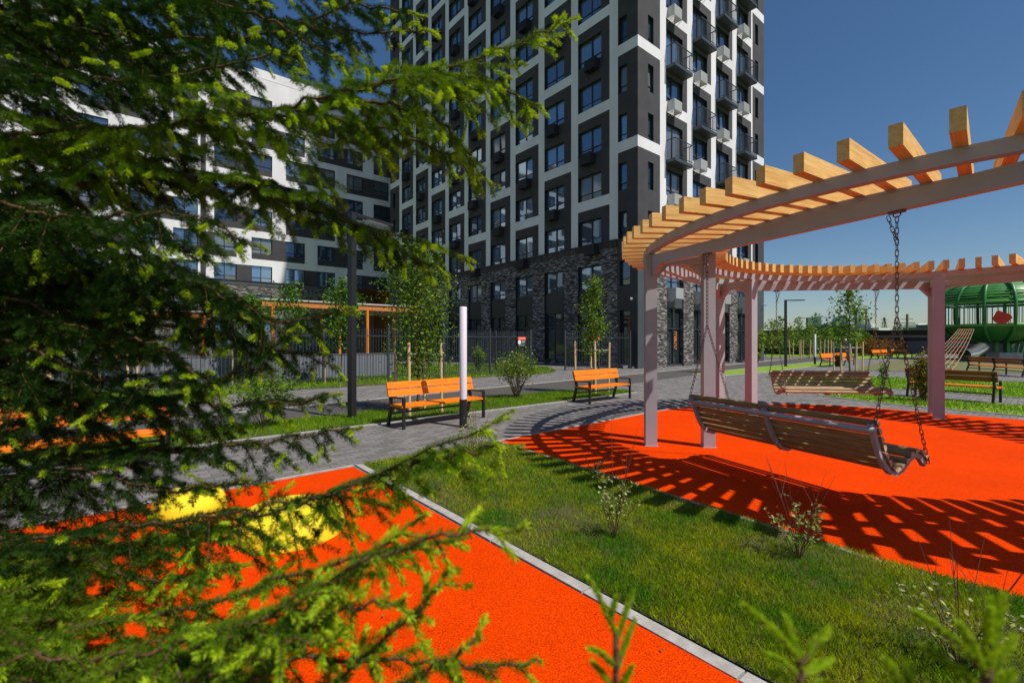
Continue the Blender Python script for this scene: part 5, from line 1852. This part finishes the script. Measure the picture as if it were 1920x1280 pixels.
# young spruces right under the camera
def young(label, px, py, Y, seed, shoots):
    """young spruce leader; shoots: list of (dx, dy photo px at Y, forward m) tips round the top node"""
    rr = random.Random(seed)
    top = P(px, py, Y)
    t = thing('young_spruce', label, 'young spruce', (top.x, top.y, 0), 0, 'young spruces in the immediate foreground')
    segs = []; mb = MB(); mb.tube([(0, 0, 0), (0, 0, top.z)], [.012, .003], 7)
    k_ = Y / F
    for (x0, z0, x1, z1, fw) in shoots:
        p0 = Vector((x0 * k_, 0, top.z - z0 * k_)); p3 = Vector((x1 * k_, fw, top.z - z1 * k_))
        d = p3 - p0; sag = Vector((0, 0, .05 * d.length))
        pts = [p0, p0 + d * .35 + sag * .7, p0 + d * .7 + sag * .8, p3]
        mb.tube(pts, [.0022, .0018, .0014, .0008], 4)
        for j_ in range(9):
            f0, f1 = j_ / 9, (j_ + 1) / 9
            segs.append((*(p0 + d * f0 + sag * math.sin(f0 * 3.14)), *(p0 + d * f1 + sag * math.sin(f1 * 3.14)), 1, .55 + .65 * math.sin(math.pi * min(1, f0 * .75 + .25))))
    for wz, nn, L in ((.30, 6, .14), (.5, 7, .2), (.72, 7, .26)):
        for k in range(nn):
            a = k * 6.28 / nn + wz * 9
            z = top.z - wz
            if z < .1: continue
            d = Vector((math.cos(a), math.sin(a), .3)).normalized()
            p0 = Vector((0, 0, z)); p2 = p0 + d * L
            mb.tube([p0, p2], [.003, .001], 4)
            segs.append((*p0, *p2, 0, 1))
    segs.append((0, 0, top.z - .12, 0, 0, top.z, 1, .8))
    mb.build('stem', M['spruce_bark'], t)
    V, Fc, mi = needles(np.array(segs, float), 5200, .0095, .0008, np.random.RandomState(seed), .7)
    npmesh('needles', V, Fc, [M['needle_old'], M['needle_new']], t, mi)


for i in range(34):      # the side of the tree away from the play area
    a = math.radians([150, 205, 265, 175, 235, 290, 220, 160, 190, 250][i % 10] + rr.uniform(-12, 12)); z = .35 + 3.2 * i / 34
    o = copy_tree(protos[i % 5], spr)
    sc = rr.uniform(.65, .95)
    o.location = (SPX, SPY, z)
    o.rotation_euler = (Matrix.Rotation(a, 3, 'Z') @ Matrix.Rotation(math.radians(rr.uniform(-6, 12)), 3, 'Y')).to_euler()
    o.scale = (sc, sc, sc)

# pale blurred sprigs
young('bright young spruce tip low in the centre foreground', 1155, 1190, .45, 61, [(0, 0, -50, -105, .0), (0, 20, 42, -60, .02), (0, 60, -55, 0, -.02), (0, 70, 45, -5, .02), (-10, -20, 0, -70, 0), (0, 110, -45, 50, .0), (0, 120, 30, 60, 0)])
young('bright blurred spruce tip at the bottom, left of the corner shrub', 1500, 1250, .36, 62, [(0, -10, -105, -115, 0), (5, -10, 70, -55, .01), (0, 20, -80, -40, -.01), (0, 20, 75, 5, .01), (0, 0, -12, -80, .01), (0, 50, -55, 10, 0), (0, 60, 45, 30, 0)])
young('largest blurred spruce tip in the lower right corner', 1850, 1250, .33, 63, [(0, 10, -140, -105, 0), (0, 0, 10, -105, .0), (0, 20, 60, -120, .01), (0, 50, -95, -20, .01), (0, 30, 80, -40, .01), (0, 0, 35, -110, .01), (0, 60, 50, 10, 0), (0, 20, -50, -80, 0)])
young('barely visible spruce tip at the bottom edge', 1700, 1310, .36, 64, [(0, 0, -40, -75, 0), (0, 0, 25, -45, .01)])
